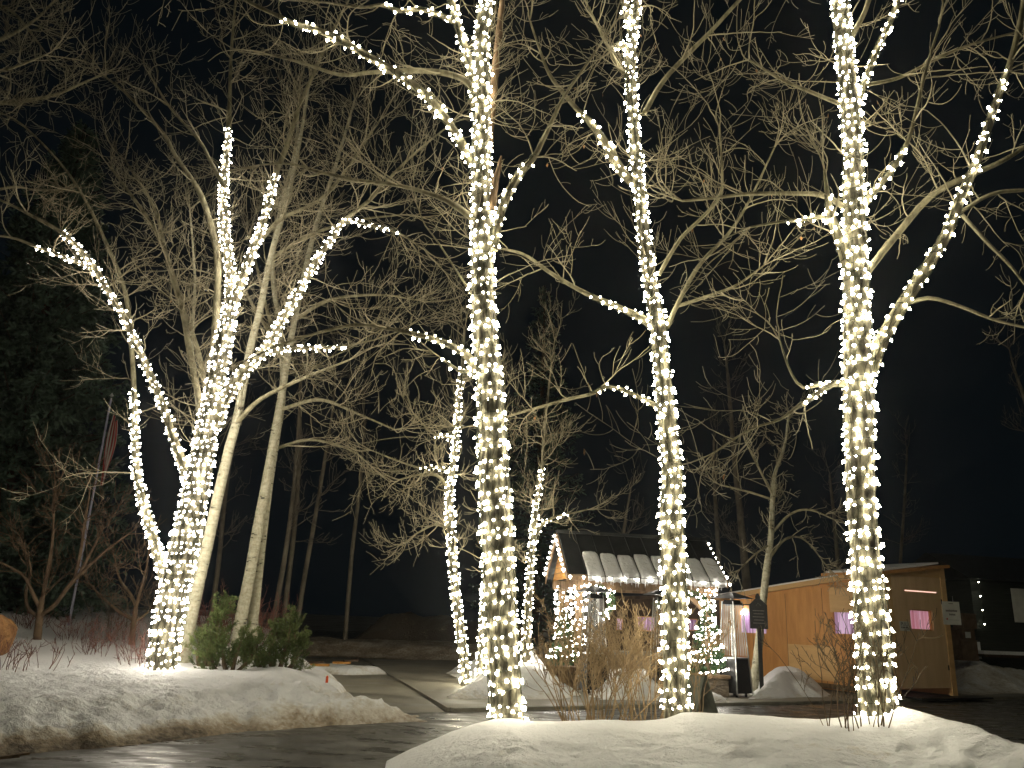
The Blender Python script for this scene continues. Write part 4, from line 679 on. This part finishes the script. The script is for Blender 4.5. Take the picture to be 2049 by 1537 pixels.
# --- pyramid heaters
def heater(label, px, py, Y, rot, zb, hh=2.25):
    p = P(px, py, Y); p[2] = zb; r = thing('patio_heater', label, 'patio heater', p, 'pyramid patio heaters'); mk = lambda: MB(p, rot); b, t = .27, .155; hb = .80
    w = lambda z: b+(t-b)*z/2.05
    q = lambda z, k=0.: [[-w(z)+k, -w(z)+k, z], [w(z)-k, -w(z)+k, z], [w(z)-k, w(z)-k, z], [-w(z)+k, w(z)-k, z]]
    mk().hull8(q(.08, .012), q(hb, .012)).build('base', 'blk', r); 
    mk().hull8(q(hb+.003, .0), q(hb+.03, .0)).build('base_top', 'steel', r)
    for sx in (-1, 1):
        for sy in (-1, 1): mk().bar([sx*w(.05), sy*w(.05), .05], [sx*w(2.05), sy*w(2.05), 2.05], .022).build('corner_tube', 'steel', r)
    mk().tube([0, 0, hb+.03], [0, 0, 2.0], .055, .055, 14).build('glass_tube', 'glass', r)
    for k in range(4):
        c, s_ = [(1, 0), (0, 1), (-1, 0), (0, -1)][k]; z0, z1 = hb+.06, 1.98; a0, a1 = w(z0)-.015, w(z1)-.015; pe = (-s_, c); g = mk()
        for t_ in np.linspace(-.8, .8, 6): g.bar([c*a0+pe[0]*a0*t_, s_*a0+pe[1]*a0*t_, z0], [c*a1+pe[0]*a1*t_, s_*a1+pe[1]*a1*t_, z1], .005)
        g.build('guard', 'steel', r)
    mk().hull8(q(1.98, -.01), q(2.08, .03)).build('burner_head', 'blk', r)
    e = .36; mk().hull8([[-e, -e, 2.12], [e, -e, 2.12], [e, e, 2.12], [-e, e, 2.12]], [[-.05, -.05, hh], [.05, -.05, hh], [.05, .05, hh], [-.05, .05, hh]]).build('reflector', 'blk', r)
    mk().tube([0, 0, 2.0], [0, 0, 2.13], .04).build('neck', 'steel', r)
    for sx, sy in ((-.16, -.16), (.16, -.16), (.16, .16), (-.16, .16)): mk().tube([sx, sy, 0], [sx, sy, .085], .03).build('foot', 'blk', r)
heater('black pyramid patio heater standing free between gazebo and booth', 1472, 1394, 18.9, .62, .055)
heater('pyramid patio heater standing behind the straw bush by the left gazebo post', 1187, 1385, 18.3, .25, .055)
heater('pyramid patio heater half hidden behind the slender cottonwood', 1328, 1385, 18.4, .1, .055)
# --- lantern shaped sign on post
lp = P(1524, 1366, 19.3); lp[2] = .1; r = thing('sign_post', 'dark lantern shaped sign on a black post before the pale aspen', 'sign', lp); pm = lambda: MB(lp, -.25)
pm().box(-.045, .045, -.045, .045, 0, 1.45).build('post', 'blk', r); g = pm().prism([(-.2, 1.42), (.2, 1.42), (.2, 1.96), (.07, 2.09), (-.07, 2.09), (-.2, 1.96)], -.07, .07); bd = g.build('board', 'blk', r)
pm().prism([(-.055, 2.093), (.055, 2.093), (.055, 2.15), (.02, 2.22), (-.02, 2.22), (-.055, 2.15)], -.04, .04).build('finial', 'blk', r)
g = pm(); g.bar([-.05, -.073, 1.94], [0, -.073, 2.0], .012, .004); g.bar([0, -.073, 2.0], [.06, -.073, 1.94], .012, .004)
for k in range(5): g.box(-.13+.02*(k % 2), .13-.02*(k % 2), -.075, -.071, 1.82-.07*k, 1.835-.07*k)
g.build('print', 'ink', bd)
# --- A-frame board
ab = P(1392, 1424, 15.75); ab[2] = 0; r = thing('folding_sign', 'grey green folding pavement sign seen almost edge on by the slender cottonwood', 'sign', ab); g = MB(ab, -1.05)
M['slate'] = noisy('grey_green_board', (.10, .11, .085), (.17, .18, .14), 6, rough=.7, bs=.1)
g.hull8([[-.3, -.28, .0], [.3, -.28, .0], [.3, -.25, .0], [-.3, -.25, .0]], [[-.3, -.03, .66], [.3, -.03, .66], [.3, .0, .66], [-.3, .0, .66]]).build('front_panel', 'slate', r)
g = MB(ab, -1.05); g.hull8([[-.3, .25, .0], [.3, .25, .0], [.3, .28, .0], [-.3, .28, .0]], [[-.3, .005, .66], [.3, .005, .66], [.3, .035, .66], [-.3, .035, .66]]).build('rear_panel', 'slate', r)
MB(ab, -1.05).box(-.31, .31, -.05, .055, .663, .69).build('top_rail', 'straw', r)
# --- plywood booth
A_, B_, C_, D_ = np.array([9.25, 20.]), np.array([11.45, 21.1]), np.array([6.5, 24.6]), np.array([1.9, 24.9])
def wall_hit(px, py, a, b):
    """distance along a->b and height where the view through px,py meets that wall"""
    d = ray(px, py); e = norm(b-a); n = np.array([-e[1], e[0]]); t = ((a-CAM[:2])@n)/(d[:2]@n); h = CAM+d*t; return (h[:2]-a)@e, h[2]
def frame(a, b): return math.atan2(b[1]-a[1], b[0]-a[0])
bo = thing('booth', 'orange plywood booth with purple lit windows, a sloping roof and a door bay', 'booth', [*A_, .1])
LAC, LAB, LCD = np.linalg.norm(C_-A_), np.linalg.norm(B_-A_), np.linalg.norm(D_-C_)
def wl(a, b, ytag=0): return MB([*a, 0], frame(a, b))
def wallwin(a, b, L, ztop, mat, wins, name, thick=.06):
    """wall with window openings cut (wins: list of s0,s1,z0,z1 in metres); ztop: (z at a, z at b)"""
    zt = lambda s: ztop[0]+(ztop[1]-ztop[0])*s/L; g = wl(a, b); cuts = sorted(wins); s = 0
    def seg(s0, s1, z0, zA, zB): g.hull8([[s0, 0, z0], [s1, 0, z0], [s1, thick, z0], [s0, thick, z0]], [[s0, 0, zA], [s1, 0, zB], [s1, thick, zB], [s0, thick, zA]])
    for (s0, s1, z0, z1) in cuts:
        if s0 > s: seg(s, s0, .1, zt(s), zt(s0))
        seg(s0, s1, .1, z0, z0); seg(s0, s1, z1, zt(s0), zt(s1)); s = s1
    seg(s, L, .1, zt(s), zt(L)); return g.build(name, mat, bo)
def wins_px(lst, a, b):
    out = []
    for x0, y0, x1, y1 in lst:
        s0, z1 = wall_hit(x0, y0, a, b); s1, z0 = wall_hit(x1, y1, a, b); out.append((min(s0, s1), max(s0, s1), z0, z1))
    return out
# long wall runs from A to C, its outside faces the camera: build it from C to A so that y>0 is inside
wCA = wins_px([(1478, 1222, 1535, 1270), (1664, 1222, 1722, 1272)], C_, A_); zC, zA = wall_hit(1440, 1200, C_, A_)[1], wall_hit(1765, 1150, C_, A_)[1]
zC = wall_hit(1441, 1202, C_, A_)[1]
wallwin(C_, A_, LAC, (zC, zA), 'ply', wCA, 'long_wall')
g = wl(C_, A_); sA = wall_hit(1577, 1290, C_, A_)[0]; g.box(sA, sA+1.5, -.012, -.001, .3, 1.15).build('patch_panel', 'ply2', bo); g = wl(C_, A_); sB = wall_hit(1660, 1200, C_, A_)[0]; g.box(sB, sB+.95, -.012, -.001, 2.0, 2.62); g.build('patch_panel', 'ply2', bo)
for s_ in (1.25, 2.45, 3.65): wl(C_, A_).box(s_, s_+.012, -.004, -.0005, .12, zC+(zA-zC)*s_/LAC-.1).build('panel_joint', 'timber', bo)
def win(a, b, w, mat, lab=None, inset=.05):
    s0, s1, z0, z1 = w; g = wl(a, b); n = max(8, int((s1-s0)/.04)); V = []
    for i in range(n+1):
        s = s0-.15+(s1-s0+.3)*i/n; yy = inset+.1+.02*math.sin(i*1.9)
        V += [[s, yy, z0-.02], [s, yy, z1+.02]]
    g.add(V, [[2*i, 2*i+2, 2*i+3, 2*i+1] for i in range(n)]); wo = g.build('window', mat, bo)
    g = wl(a, b); t = .025; g.box(s0, s1, .005, .065, z0, z0+t); g.box(s0, s1, .005, .065, z1-t, z1); g.box(s0, s0+t, .005, .065, z0+t, z1-t); g.box(s1-t, s1, .005, .065, z0+t, z1-t); g.build('frame', 'ply', wo); return wo
wl(C_, A_).box(LAC-.10, LAC-.001, -.022, -.0135, .12, zA-.16).build('corner_trim', 'ply2', bo)
wl(C_, A_).box(.02, LAC-.11, -.03, -.013, .12, .24).build('base_board', 'timber', bo)
for w in wCA: win(C_, A_, w, 'purple')
s_, z_ = wall_hit(1490, 1228, C_, A_); lw = MB([0, 0, 0]); pw = wl(C_, A_).w([s_, -.05, z_])[0]
V = (BT*.085)+pw; o = mesh_np('wall_lamp', V, None, M['lampw'], bo, tris=BF)
s2_, z2_ = wall_hit(1456, 1211, C_, A_); s3_, _z = wall_hit(1503, 1210, C_, A_); wl(C_, A_).bar([s2_, -.06, z2_], [s3_, -.06, z2_+.02], .035).build('rail', 'blk', bo)
# rear run behind the gazebo, C to D
wDC = wins_px([(1233, 1236, 1247, 1262), (1275, 1233, 1311, 1264), (1378, 1238, 1396, 1263)], D_, C_); wallwin(D_, C_, LCD, (2.1, 2.35), 'darkwood', wDC, 'rear_wall')
for w in wDC: win(D_, C_, w, 'purple')
# door bay
wAB = wins_px([(1818, 1219, 1867, 1262)], A_, B_); zAB0, zAB1 = wall_hit(1776, 1152, A_, B_)[1], wall_hit(1882, 1136, A_, B_)[1]
s0, s1 = wall_hit(1788, 1250, A_, B_)[0], wall_hit(1888, 1250, A_, B_)[0]; w = wAB[0]
g = wl(A_, B_)
def dseg(x0, x1, z0, z1): g.box(x0, x1, -.03, .02, z0, z1)
dseg(s0, w[0], .28, 2.95); dseg(w[1], s1, .28, 2.95); dseg(w[0], w[1], .28, w[2]); dseg(w[0], w[1], w[3], 2.95); dr = g.build('door', 'door', bo); win(A_, B_, w, 'pink')
for zz in (.7, 2.3): wl(A_, B_).box(s1-.05, s1-.02, -.045, -.031, zz, zz+.12).build('hinge', 'blk', dr)
q0, q1 = wall_hit(1808, 1183, A_, B_), wall_hit(1871, 1187, A_, B_); wl(A_, B_).box(q0[0], q1[0], -.036, -.031, q1[1], q1[1]+.025).build('slot', 'slot', dr)
wallg = wl(A_, B_); wallg.hull8([[-.06, -.05, .1], [s0-.01, -.05, .1], [s0-.01, .05, .1], [-.06, .05, .1]], [[-.06, -.05, zAB0], [s0-.01, -.05, zAB0+.02], [s0-.01, .05, zAB0+.02], [-.06, .05, zAB0]])
wallg.box(s1+.01, LAB, -.05, .05, .1, zAB1-.02); wallg.box(s0-.01, s1+.01, -.02, .05, 2.96, min(zAB0, zAB1)); wallg.hull8([[s0-.01, -.045, 2.96], [s1+.01, -.045, 2.96], [s1+.01, -.02, 2.96], [s0-.01, -.02, 2.96]], [[s0-.01, -.045, zAB0+.02], [s1+.01, -.045, zAB1-.02], [s1+.01, -.02, zAB1-.02], [s0-.01, -.02, zAB0+.02]]); wallg.build('door_bay_wall', 'ply2', bo)
# end wall and roof
E2_ = B_+(C_-A_)/LAC*1.6; wr = wl(B_, E2_); wr.hull8([[.0, -.05, .1], [1.6, -.05, .1], [1.6, 0, .1], [0, 0, .1]], [[0, -.05, zAB1], [1.6, -.05, zAB1-.15], [1.6, 0, zAB1-.15], [0, 0, zAB1]]); wr.build('end_wall', 'ply2', bo)
def roofslab(pts, t, name, mat, ov=0): 
    g = MB([0, 0, 0]); g.hull8([[*p[:2], p[2]] for p in pts], [[*p[:2], p[2]+t] for p in pts]); return g.build(name, mat, bo)
nA = norm(np.array([-(A_-C_)[1], (A_-C_)[0]])); bk_ = -nA if nA@(np.array([0, 1.])) < 0 else nA; eA = norm(A_-C_)
o1, o2 = C_-bk_*.12-eA*.1, A_-bk_*.12+eA*.05
roofslab([[*o1, zC+.003], [*o2, zA+.003], [*(o2+bk_*2.3), zA+.003], [*(o1+bk_*2.3), zC+.003]], .12, 'roof', 'ply2')
roofslab([[*(o1+bk_*.05), zC+.126], [*(o2+bk_*.05-eA*1.2), zA+.126-.15], [*(o2+bk_*2.2-eA*1.2), zA-.02], [*(o1+bk_*2.2), zC+.126]], .05, 'roof_snow', 'snow')
eB = norm(B_-A_); bB = np.array([-eB[1], eB[0]])
roofslab([[*(A_-bB*.12-eB*.1), zAB0+.003], [*(B_-bB*.12+eB*.14), zAB1+.003], [*(B_+bB*1.7+eB*.14), zAB1+.003], [*(A_+bB*1.7-eB*.1), zAB0+.003]], .075, 'door_bay_roof', 'ply')
roofslab([[*(A_-bB*.05-eB*.05), zAB0+.082], [*(B_-bB*.05-eB*.2), zAB1+.082], [*(B_+bB*1.6-eB*.2), zAB1+.082], [*(A_+bB*1.6-eB*.05), zAB0+.082]], .05, 'roof_snow', 'snow')
o = MB([0, 0, 0]); o.hull8([[*(D_-[0, .15]), 2.103], [*(C_-[0, .15]), 2.353], [*(C_+[0, 1.5]), 2.353], [*(D_+[0, 1.5]), 2.103]], [[*(D_-[0, .15]), 2.2], [*(C_-[0, .15]), 2.45], [*(C_+[0, 1.5]), 2.45], [*(D_+[0, 1.5]), 2.2]]); o.build('rear_roof', 'darkwood', bo)
def text(s, a, b, loc, size, mat, parent, name='lettering', off=.04):
    cu = bpy.data.curves.new(name, 'FONT'); cu.body = s; cu.size = size; cu.extrude = .002; cu.align_x = 'CENTER'; cu.align_y = 'CENTER'
    to = bpy.data.objects.new(name, cu); S.collection.objects.link(to); bpy.context.view_layer.update(); dg = bpy.context.evaluated_depsgraph_get(); me = bpy.data.meshes.new_from_object(to.evaluated_get(dg)); bpy.data.objects.remove(to)
    me.materials.clear(); me.materials.append(M[mat]); o = bpy.data.objects.new(name, me); S.collection.objects.link(o); o.parent = parent
    f = frame(a, b); p = wl(a, b).w([loc[0], -off, loc[1]])[0]; o.matrix_parent_inverse = Matrix.Identity(4); o.location = Vector(p)-parent.location; o.rotation_euler = (math.pi/2, 0, f); return o
p0, p1 = wall_hit(1797, 1243, A_, B_), wall_hit(1818, 1263, A_, B_); pc = wl(A_, B_).w([(p0[0]+p1[0])/2, -.036, (p0[1]+p1[1])/2])[0]
ps = thing('door_sign', 'small pale PULL sign on the booth door', 'sign', pc); wl(A_, B_).box(p0[0], p1[0], -.040, -.033, p1[1], p0[1]).build('plate', 'white', ps)
mid = (p0[0]+p1[0])/2; hgt = p0[1]-p1[1]; wid = abs(p1[0]-p0[0]); text('PULL', A_, B_, (mid, p0[1]-hgt*.3), wid*.36, 'ink', ps, off=.0425)
g = wl(A_, B_); zz = p0[1]-hgt*.64
for i_, (a1, a2) in enumerate(((.14, .24), (.3, .52), (.57, .86))): g.box(p0[0]+wid*a1, p0[0]+wid*a2, -.0425, -.0405, zz-.02, zz+.02)
g.box(mid-.015, mid+.015, -.0425, -.0405, p1[1]+.03, p1[1]+.05); g.build('small_print', 'ink', ps)
# projecting notice board
b0_ = B_+eB*.02-bB*.08; b1_ = b0_+norm(np.array([1., .25]))
n0, n1 = wall_hit(1883, 1203, b0_, b1_), wall_hit(1923, 1251, b0_, b1_); nb_ = thing('notice_board', 'white notice board hung from the right edge of the booth door bay', 'sign', [*b0_, n1[1]]); g = wl(b0_, b1_); g.box(n0[0], n1[0], -.02, .0, n1[1], n0[1]).build('board', 'white', nb_)
wn, hn = n1[0]-n0[0], n0[1]-n1[1]; g = wl(b0_, b1_); zt_ = n0[1]; X_ = lambda u: n0[0]+wn*u
R = np.random.default_rng(4)
def scribble(g, u0, u1, z, h, dens=9):     # unreadable printed words: short strokes
    x = u0
    while x < u1: ww = R.uniform(.02, .045); g.box(X_(x), X_(min(x+ww, u1)), -.0235, -.0205, z-h*R.uniform(.4, .55), z+h*R.uniform(.35, .55)); x += ww+.012
scribble(g, .38, .62, zt_-hn*.09, .022); scribble(g, .17, .83, zt_-hn*.40, .05); scribble(g, .35, .70, zt_-hn*.56, .05); g.box(X_(.3), X_(.88), -.0235, -.0205, zt_-hn*.8, zt_-hn*.79); g.build('lettering', 'ink', nb_)
g = wl(b0_, b1_); g.prism([(X_(.14), zt_-hn*.78), (X_(.24), zt_-hn*.80), (X_(.26), zt_-hn*.75), (X_(.20), zt_-hn*.70)], -.0235, -.0205).build('red_mark', 'redink', nb_)
wl(b0_, b1_).box(n0[0]+wn*.66, n0[0]+wn*.68, -.012, -.004, zt_, zt_+.14).build('hanger', 'steel', nb_)
# floor mat under the door
g = wl(A_, B_); mt = thing('door_ramp', 'black rubber mat on the pavement under the booth door', 'mat', [*(A_+eB*1.8-bB*.3), .06]); g.box(s0+.1, LAB+.7, -.5, -.06, .06, .10); g.build('mat', 'blk', mt)
# --- crates right of the booth
R = np.random.default_rng(8)
GC = 'brown boxes stacked beyond the booth'
for (x0, x1, y0, y1, lb) in ((1893, 1922, 1262, 1318, 'dark lower left box of the stack beyond the booth'), (1924, 1958, 1282, 1322, 'lowest right brown box of the stack beyond the booth'), (1924, 1952, 1258, 1281, 'middle brown box with a pale label in the stack beyond the booth'), (1926, 1955, 1229, 1257, 'topmost brown box of the stack beyond the booth')):
    Yb = 24.6; a = P(x0, y1, Yb); c = P(x1, y0, Yb); t = thing('cardboard_box', lb, 'box', [(a[0]+c[0])/2, Yb, a[2]], GC); w_, h_ = (c[0]-a[0])/2, c[2]-a[2]; g = MB([(a[0]+c[0])/2, Yb, a[2]], .2); g.box(-w_*.95, w_*.95, 0, w_*1.8, 0, h_-.02).build('carton', 'card', t)
    MB([(a[0]+c[0])/2, Yb, a[2]], .2).box(-w_, w_, -.02, w_*1.85, h_-.018, h_+.01).build('lid', 'card', t)
    if 'label' in lb: MB([(a[0]+c[0])/2, Yb, a[2]], .2).box(-w_*.5, w_*.3, -.006, -.001, h_*.2, h_*.7).build('paper_label', 'white', t)
# --- dark shed at right edge
sx = P(1960, 1322, 25.5); SA = math.radians(12); sh = thing('dark_shed', 'dark shed at the right edge with a white panel and snow on its sill', 'shed', [sx[0], sx[1], sx[2]]); mk = lambda: MB([sx[0], sx[1], 0], SA); zt = P(1960, 1160, 25.5)[2]; zb = sx[2]
mk().box(0, 5, 0, 3, zb-.5, zt).build('wall', 'siding_dark', sh); g = mk()
for k in range(14): g.box(-.01, 5.01, -.03, -.002, zb+.75+k*.13, zb+.77+k*.13)
g.build('siding_lap', 'siding_dark', sh); g = mk(); g.hull8([[-.3, -.35, zt+.003], [5.3, -.35, zt+.003], [5.3, 3.3, zt+.003], [-.3, 3.3, zt+.003]], [[-.3, 1.4, zt+.9], [5.3, 1.4, zt+.9], [5.3, 1.5, zt+.9], [-.3, 1.5, zt+.9]]); g.build('roof', 'roof', sh)
mk().box(-.1, 5, -.35, -.032, zb+.12, zb+.2).build('sill', 'darkwood', sh); mk().box(-.1, 5, -.34, -.04, zb+.203, zb+.30).build('sill_snow', 'snow', sh); px_ = (P(2031, 1200, 25.6)[0]-sx[0])/math.cos(SA); mk().box(px_, px_+.9, -.05, -.031, P(2035, 1245, 25.6)[2], P(2035, 1177, 25.6)[2]).build('white_panel', 'white', sh); mk().box(-.06, .04, -.06, -.003, zb+.05, zb+.55).build('corner_snow', 'snow', sh)
cl = thing('corner_light_string', 'four small bulbs hanging down the corner of the dark shed', 'string lights', [sx[0], sx[1], zt]); cb = np.array([P(x, y, 25.35) for x, y in ((1958, 1165), (1962, 1193), (1966, 1221), (1970, 1249))]); put_bulbs(cl, cb, np.tile([0, -1., -.3], (4, 1)), 'bulbw', .018); mesh_np('wire', *tubes([(cb[None], np.full((1, 4), .005))], 3), M['wire'], cl)
# --- flagpole and flag
fb, ft = P(137, 1253, 21.2), P(196, 838, 21.2); ft[:2] = fb[:2]; fl = thing('flagpole', 'slim pale flagpole standing in the shrubs on the left', 'flagpole', fb); V, Q = tubes([(np.array([[fb-[0, 0, .3], ft+[0, 0, .6]]]), np.array([[.035, .025]]))], 10); M['bluesteel'] = noisy('painted_pole', (.22, .22, .30), (.28, .28, .36), 6, rough=.4, bs=0); mesh_np('pole', V, Q, M['bluesteel'], fl)
V = (BT*.06)+ft+[0, 0, .66]; mesh_np('finial', V, None, M['steel'], fl, tris=BF)
m, nt, b = nodes('flag_cloth'); at = N(nt, 'ShaderNodeAttribute', attribute_name='stripe'); r_ = ramp(nt, at.outputs['Fac'], [(.0, (.20, .02, .02)), (.5, (.26, .25, .22))]); r_.color_ramp.interpolation = 'CONSTANT'; nt.links.new(r_.outputs[0], b.inputs['Base Color']); b.inputs['Roughness'].default_value = .8; M['flag'] = m
t_ = P(230, 838, 21.1); b_ = P(203, 972, 21.1); fg = thing('flag', 'red and white striped flag hanging limp among the twigs', 'flag', t_); nu, nv = 27, 30; V = []; ST = []
for j in range(nv):
    v = j/(nv-1); c = t_*(1-v)+b_*v; hw = (.05+.09*math.sin(math.pi*min(1, v*1.2+.1))**1)*(1 if v < .8 else 1-(v-.8)*3)
    for i in range(nu):
        u = i/(nu-1); V.append([c[0]+(u-.5)*2*hw, c[1]+.05*math.sin(u*19+v*3), c[2]+.10*math.sin(u*6)*(1-v)]); ST.append(float((i//2) % 2))
Q = [[j*nu+i, j*nu+i+1, (j+1)*nu+i+1, (j+1)*nu+i] for j in range(nv-1) for i in range(nu-1)]; o = mesh_np('cloth', V, Q, M['flag'], fg, True); at = o.data.attributes.new('stripe', 'FLOAT', 'POINT'); at.data.foreach_set('value', np.array(ST, np.float32))
# --- boulder, planks, stake, debris
def rock(label, c, s, seed):
    import bmesh
    bm = bmesh.new(); bmesh.ops.create_icosphere(bm, subdivisions=5, radius=1); rs = np.random.default_rng(seed); ds = norm(rs.normal(size=(14, 3))); hs = rs.uniform(.55, .9, 14)
    for v in bm.verts:
        n = np.array(v.co); k = 1.
        for d, h in zip(ds, hs):
            q = n@d
            if q > 0: k = min(k, h/max(q, 1e-3))
        v.co = Vector(n*k*(1+.04*float(fbm(np.array([n[0]*2+5]), np.array([n[2]*2+n[1]+5]), 2, 3)[0]))*np.array(s))
    me = bpy.data.meshes.new('boulder'); bm.to_mesh(me); bm.free(); me.materials.append(M['rock']); o = bpy.data.objects.new('boulder', me); S.collection.objects.link(o); o.location = c
    for p in me.polygons: p.use_smooth = True
    tag(o, label, 'boulder'); return o
pr = P(-40, 1300, 14.8); rock('orange brown boulder on the snow at the left edge', (pr[0]-.5, pr[1], .5), (1.1, .9, 1.25), 3)
def plank(label, x0, x1, y, Y, seed):
    a, b_ = P(x0, y, Y)+[0, 0, .04], P(x1, y, Y)+[0, 0, .04]; t = thing('plank', label, 'plank', [*a[:2], a[2]], 'orange planks lying on the far snow'); g = MB([0, 0, 0]); g.bar([a[0], a[1], a[2]], [b_[0], b_[1]+.1, a[2]+.01], .2, .05); g.build('board', 'orange', t); g = MB([0, 0, 0]); g.bar([a[0]+.3, a[1]-.05, a[2]+.06], [a[0]+.6, a[1]+.2, a[2]+.07], .12, .05); g.build('cleat', 'darkwood', t)
plank('long orange plank lying on the snow left of the driveway', 592, 657, 1333, 20.6, 1); plank('shorter orange plank lying beyond the long one', 665, 700, 1329, 22.0, 2)
sp_ = P(653, 1373, 14.6); st_ = thing('marker_stake', 'small red orange marker stake in the snow beside the driveway', 'stake', sp_); MB(sp_, .2).box(-.022, .022, -.006, .006, -.15, .15).build('blade', 'redplastic', st_); MB(sp_, .2).prism([(-.022, .151), (.022, .151), (0, .175)], -.006, .006).build('tip', 'redplastic', st_)
dp = G(20, 1521, .03); db = thing('wood_scrap', 'orange wood scrap on the road edge at the lower left corner', 'debris', dp); MB(dp, .55).bar([-.18, 0, .02], [.16, .03, .05], .05, .02).build('splinter', 'snag', db); MB(dp, .55).bar([-.1, .06, .01], [.08, .08, .015], .03, .015).build('splinter', 'snag', db)
HAZE = .0007  # thin volume added to imitate lens bloom round the bulbs
if HAZE:
    hz = MB([0, 0, 0]).box(-70, 70, -12, 90, -1.1, 30); m = bpy.data.materials.new('bloom_haze'); m.use_nodes = True; nt = m.node_tree; nt.nodes.clear(); ou = nt.nodes.new('ShaderNodeOutputMaterial'); pv = nt.nodes.new('ShaderNodeVolumePrincipled'); pv.inputs['Color'].default_value = (.9, .92, .95, 1); pv.inputs['Density'].default_value = HAZE; pv.inputs['Anisotropy'].default_value = .9; nt.links.new(pv.outputs[0], ou.inputs['Volume']); M['haze'] = m
    o = hz.build('haze', 'haze'); o['kind'] = 'stuff'; o['label'] = 'thin added haze imitating lens bloom around the lights'; o['category'] = 'haze'
bpy.context.view_layer.update()
print('tris', sum(len(o.data.loops)-2*len(o.data.polygons) for o in S.objects if o.type == 'MESH')/1e6, 'M; objects', len(S.objects))
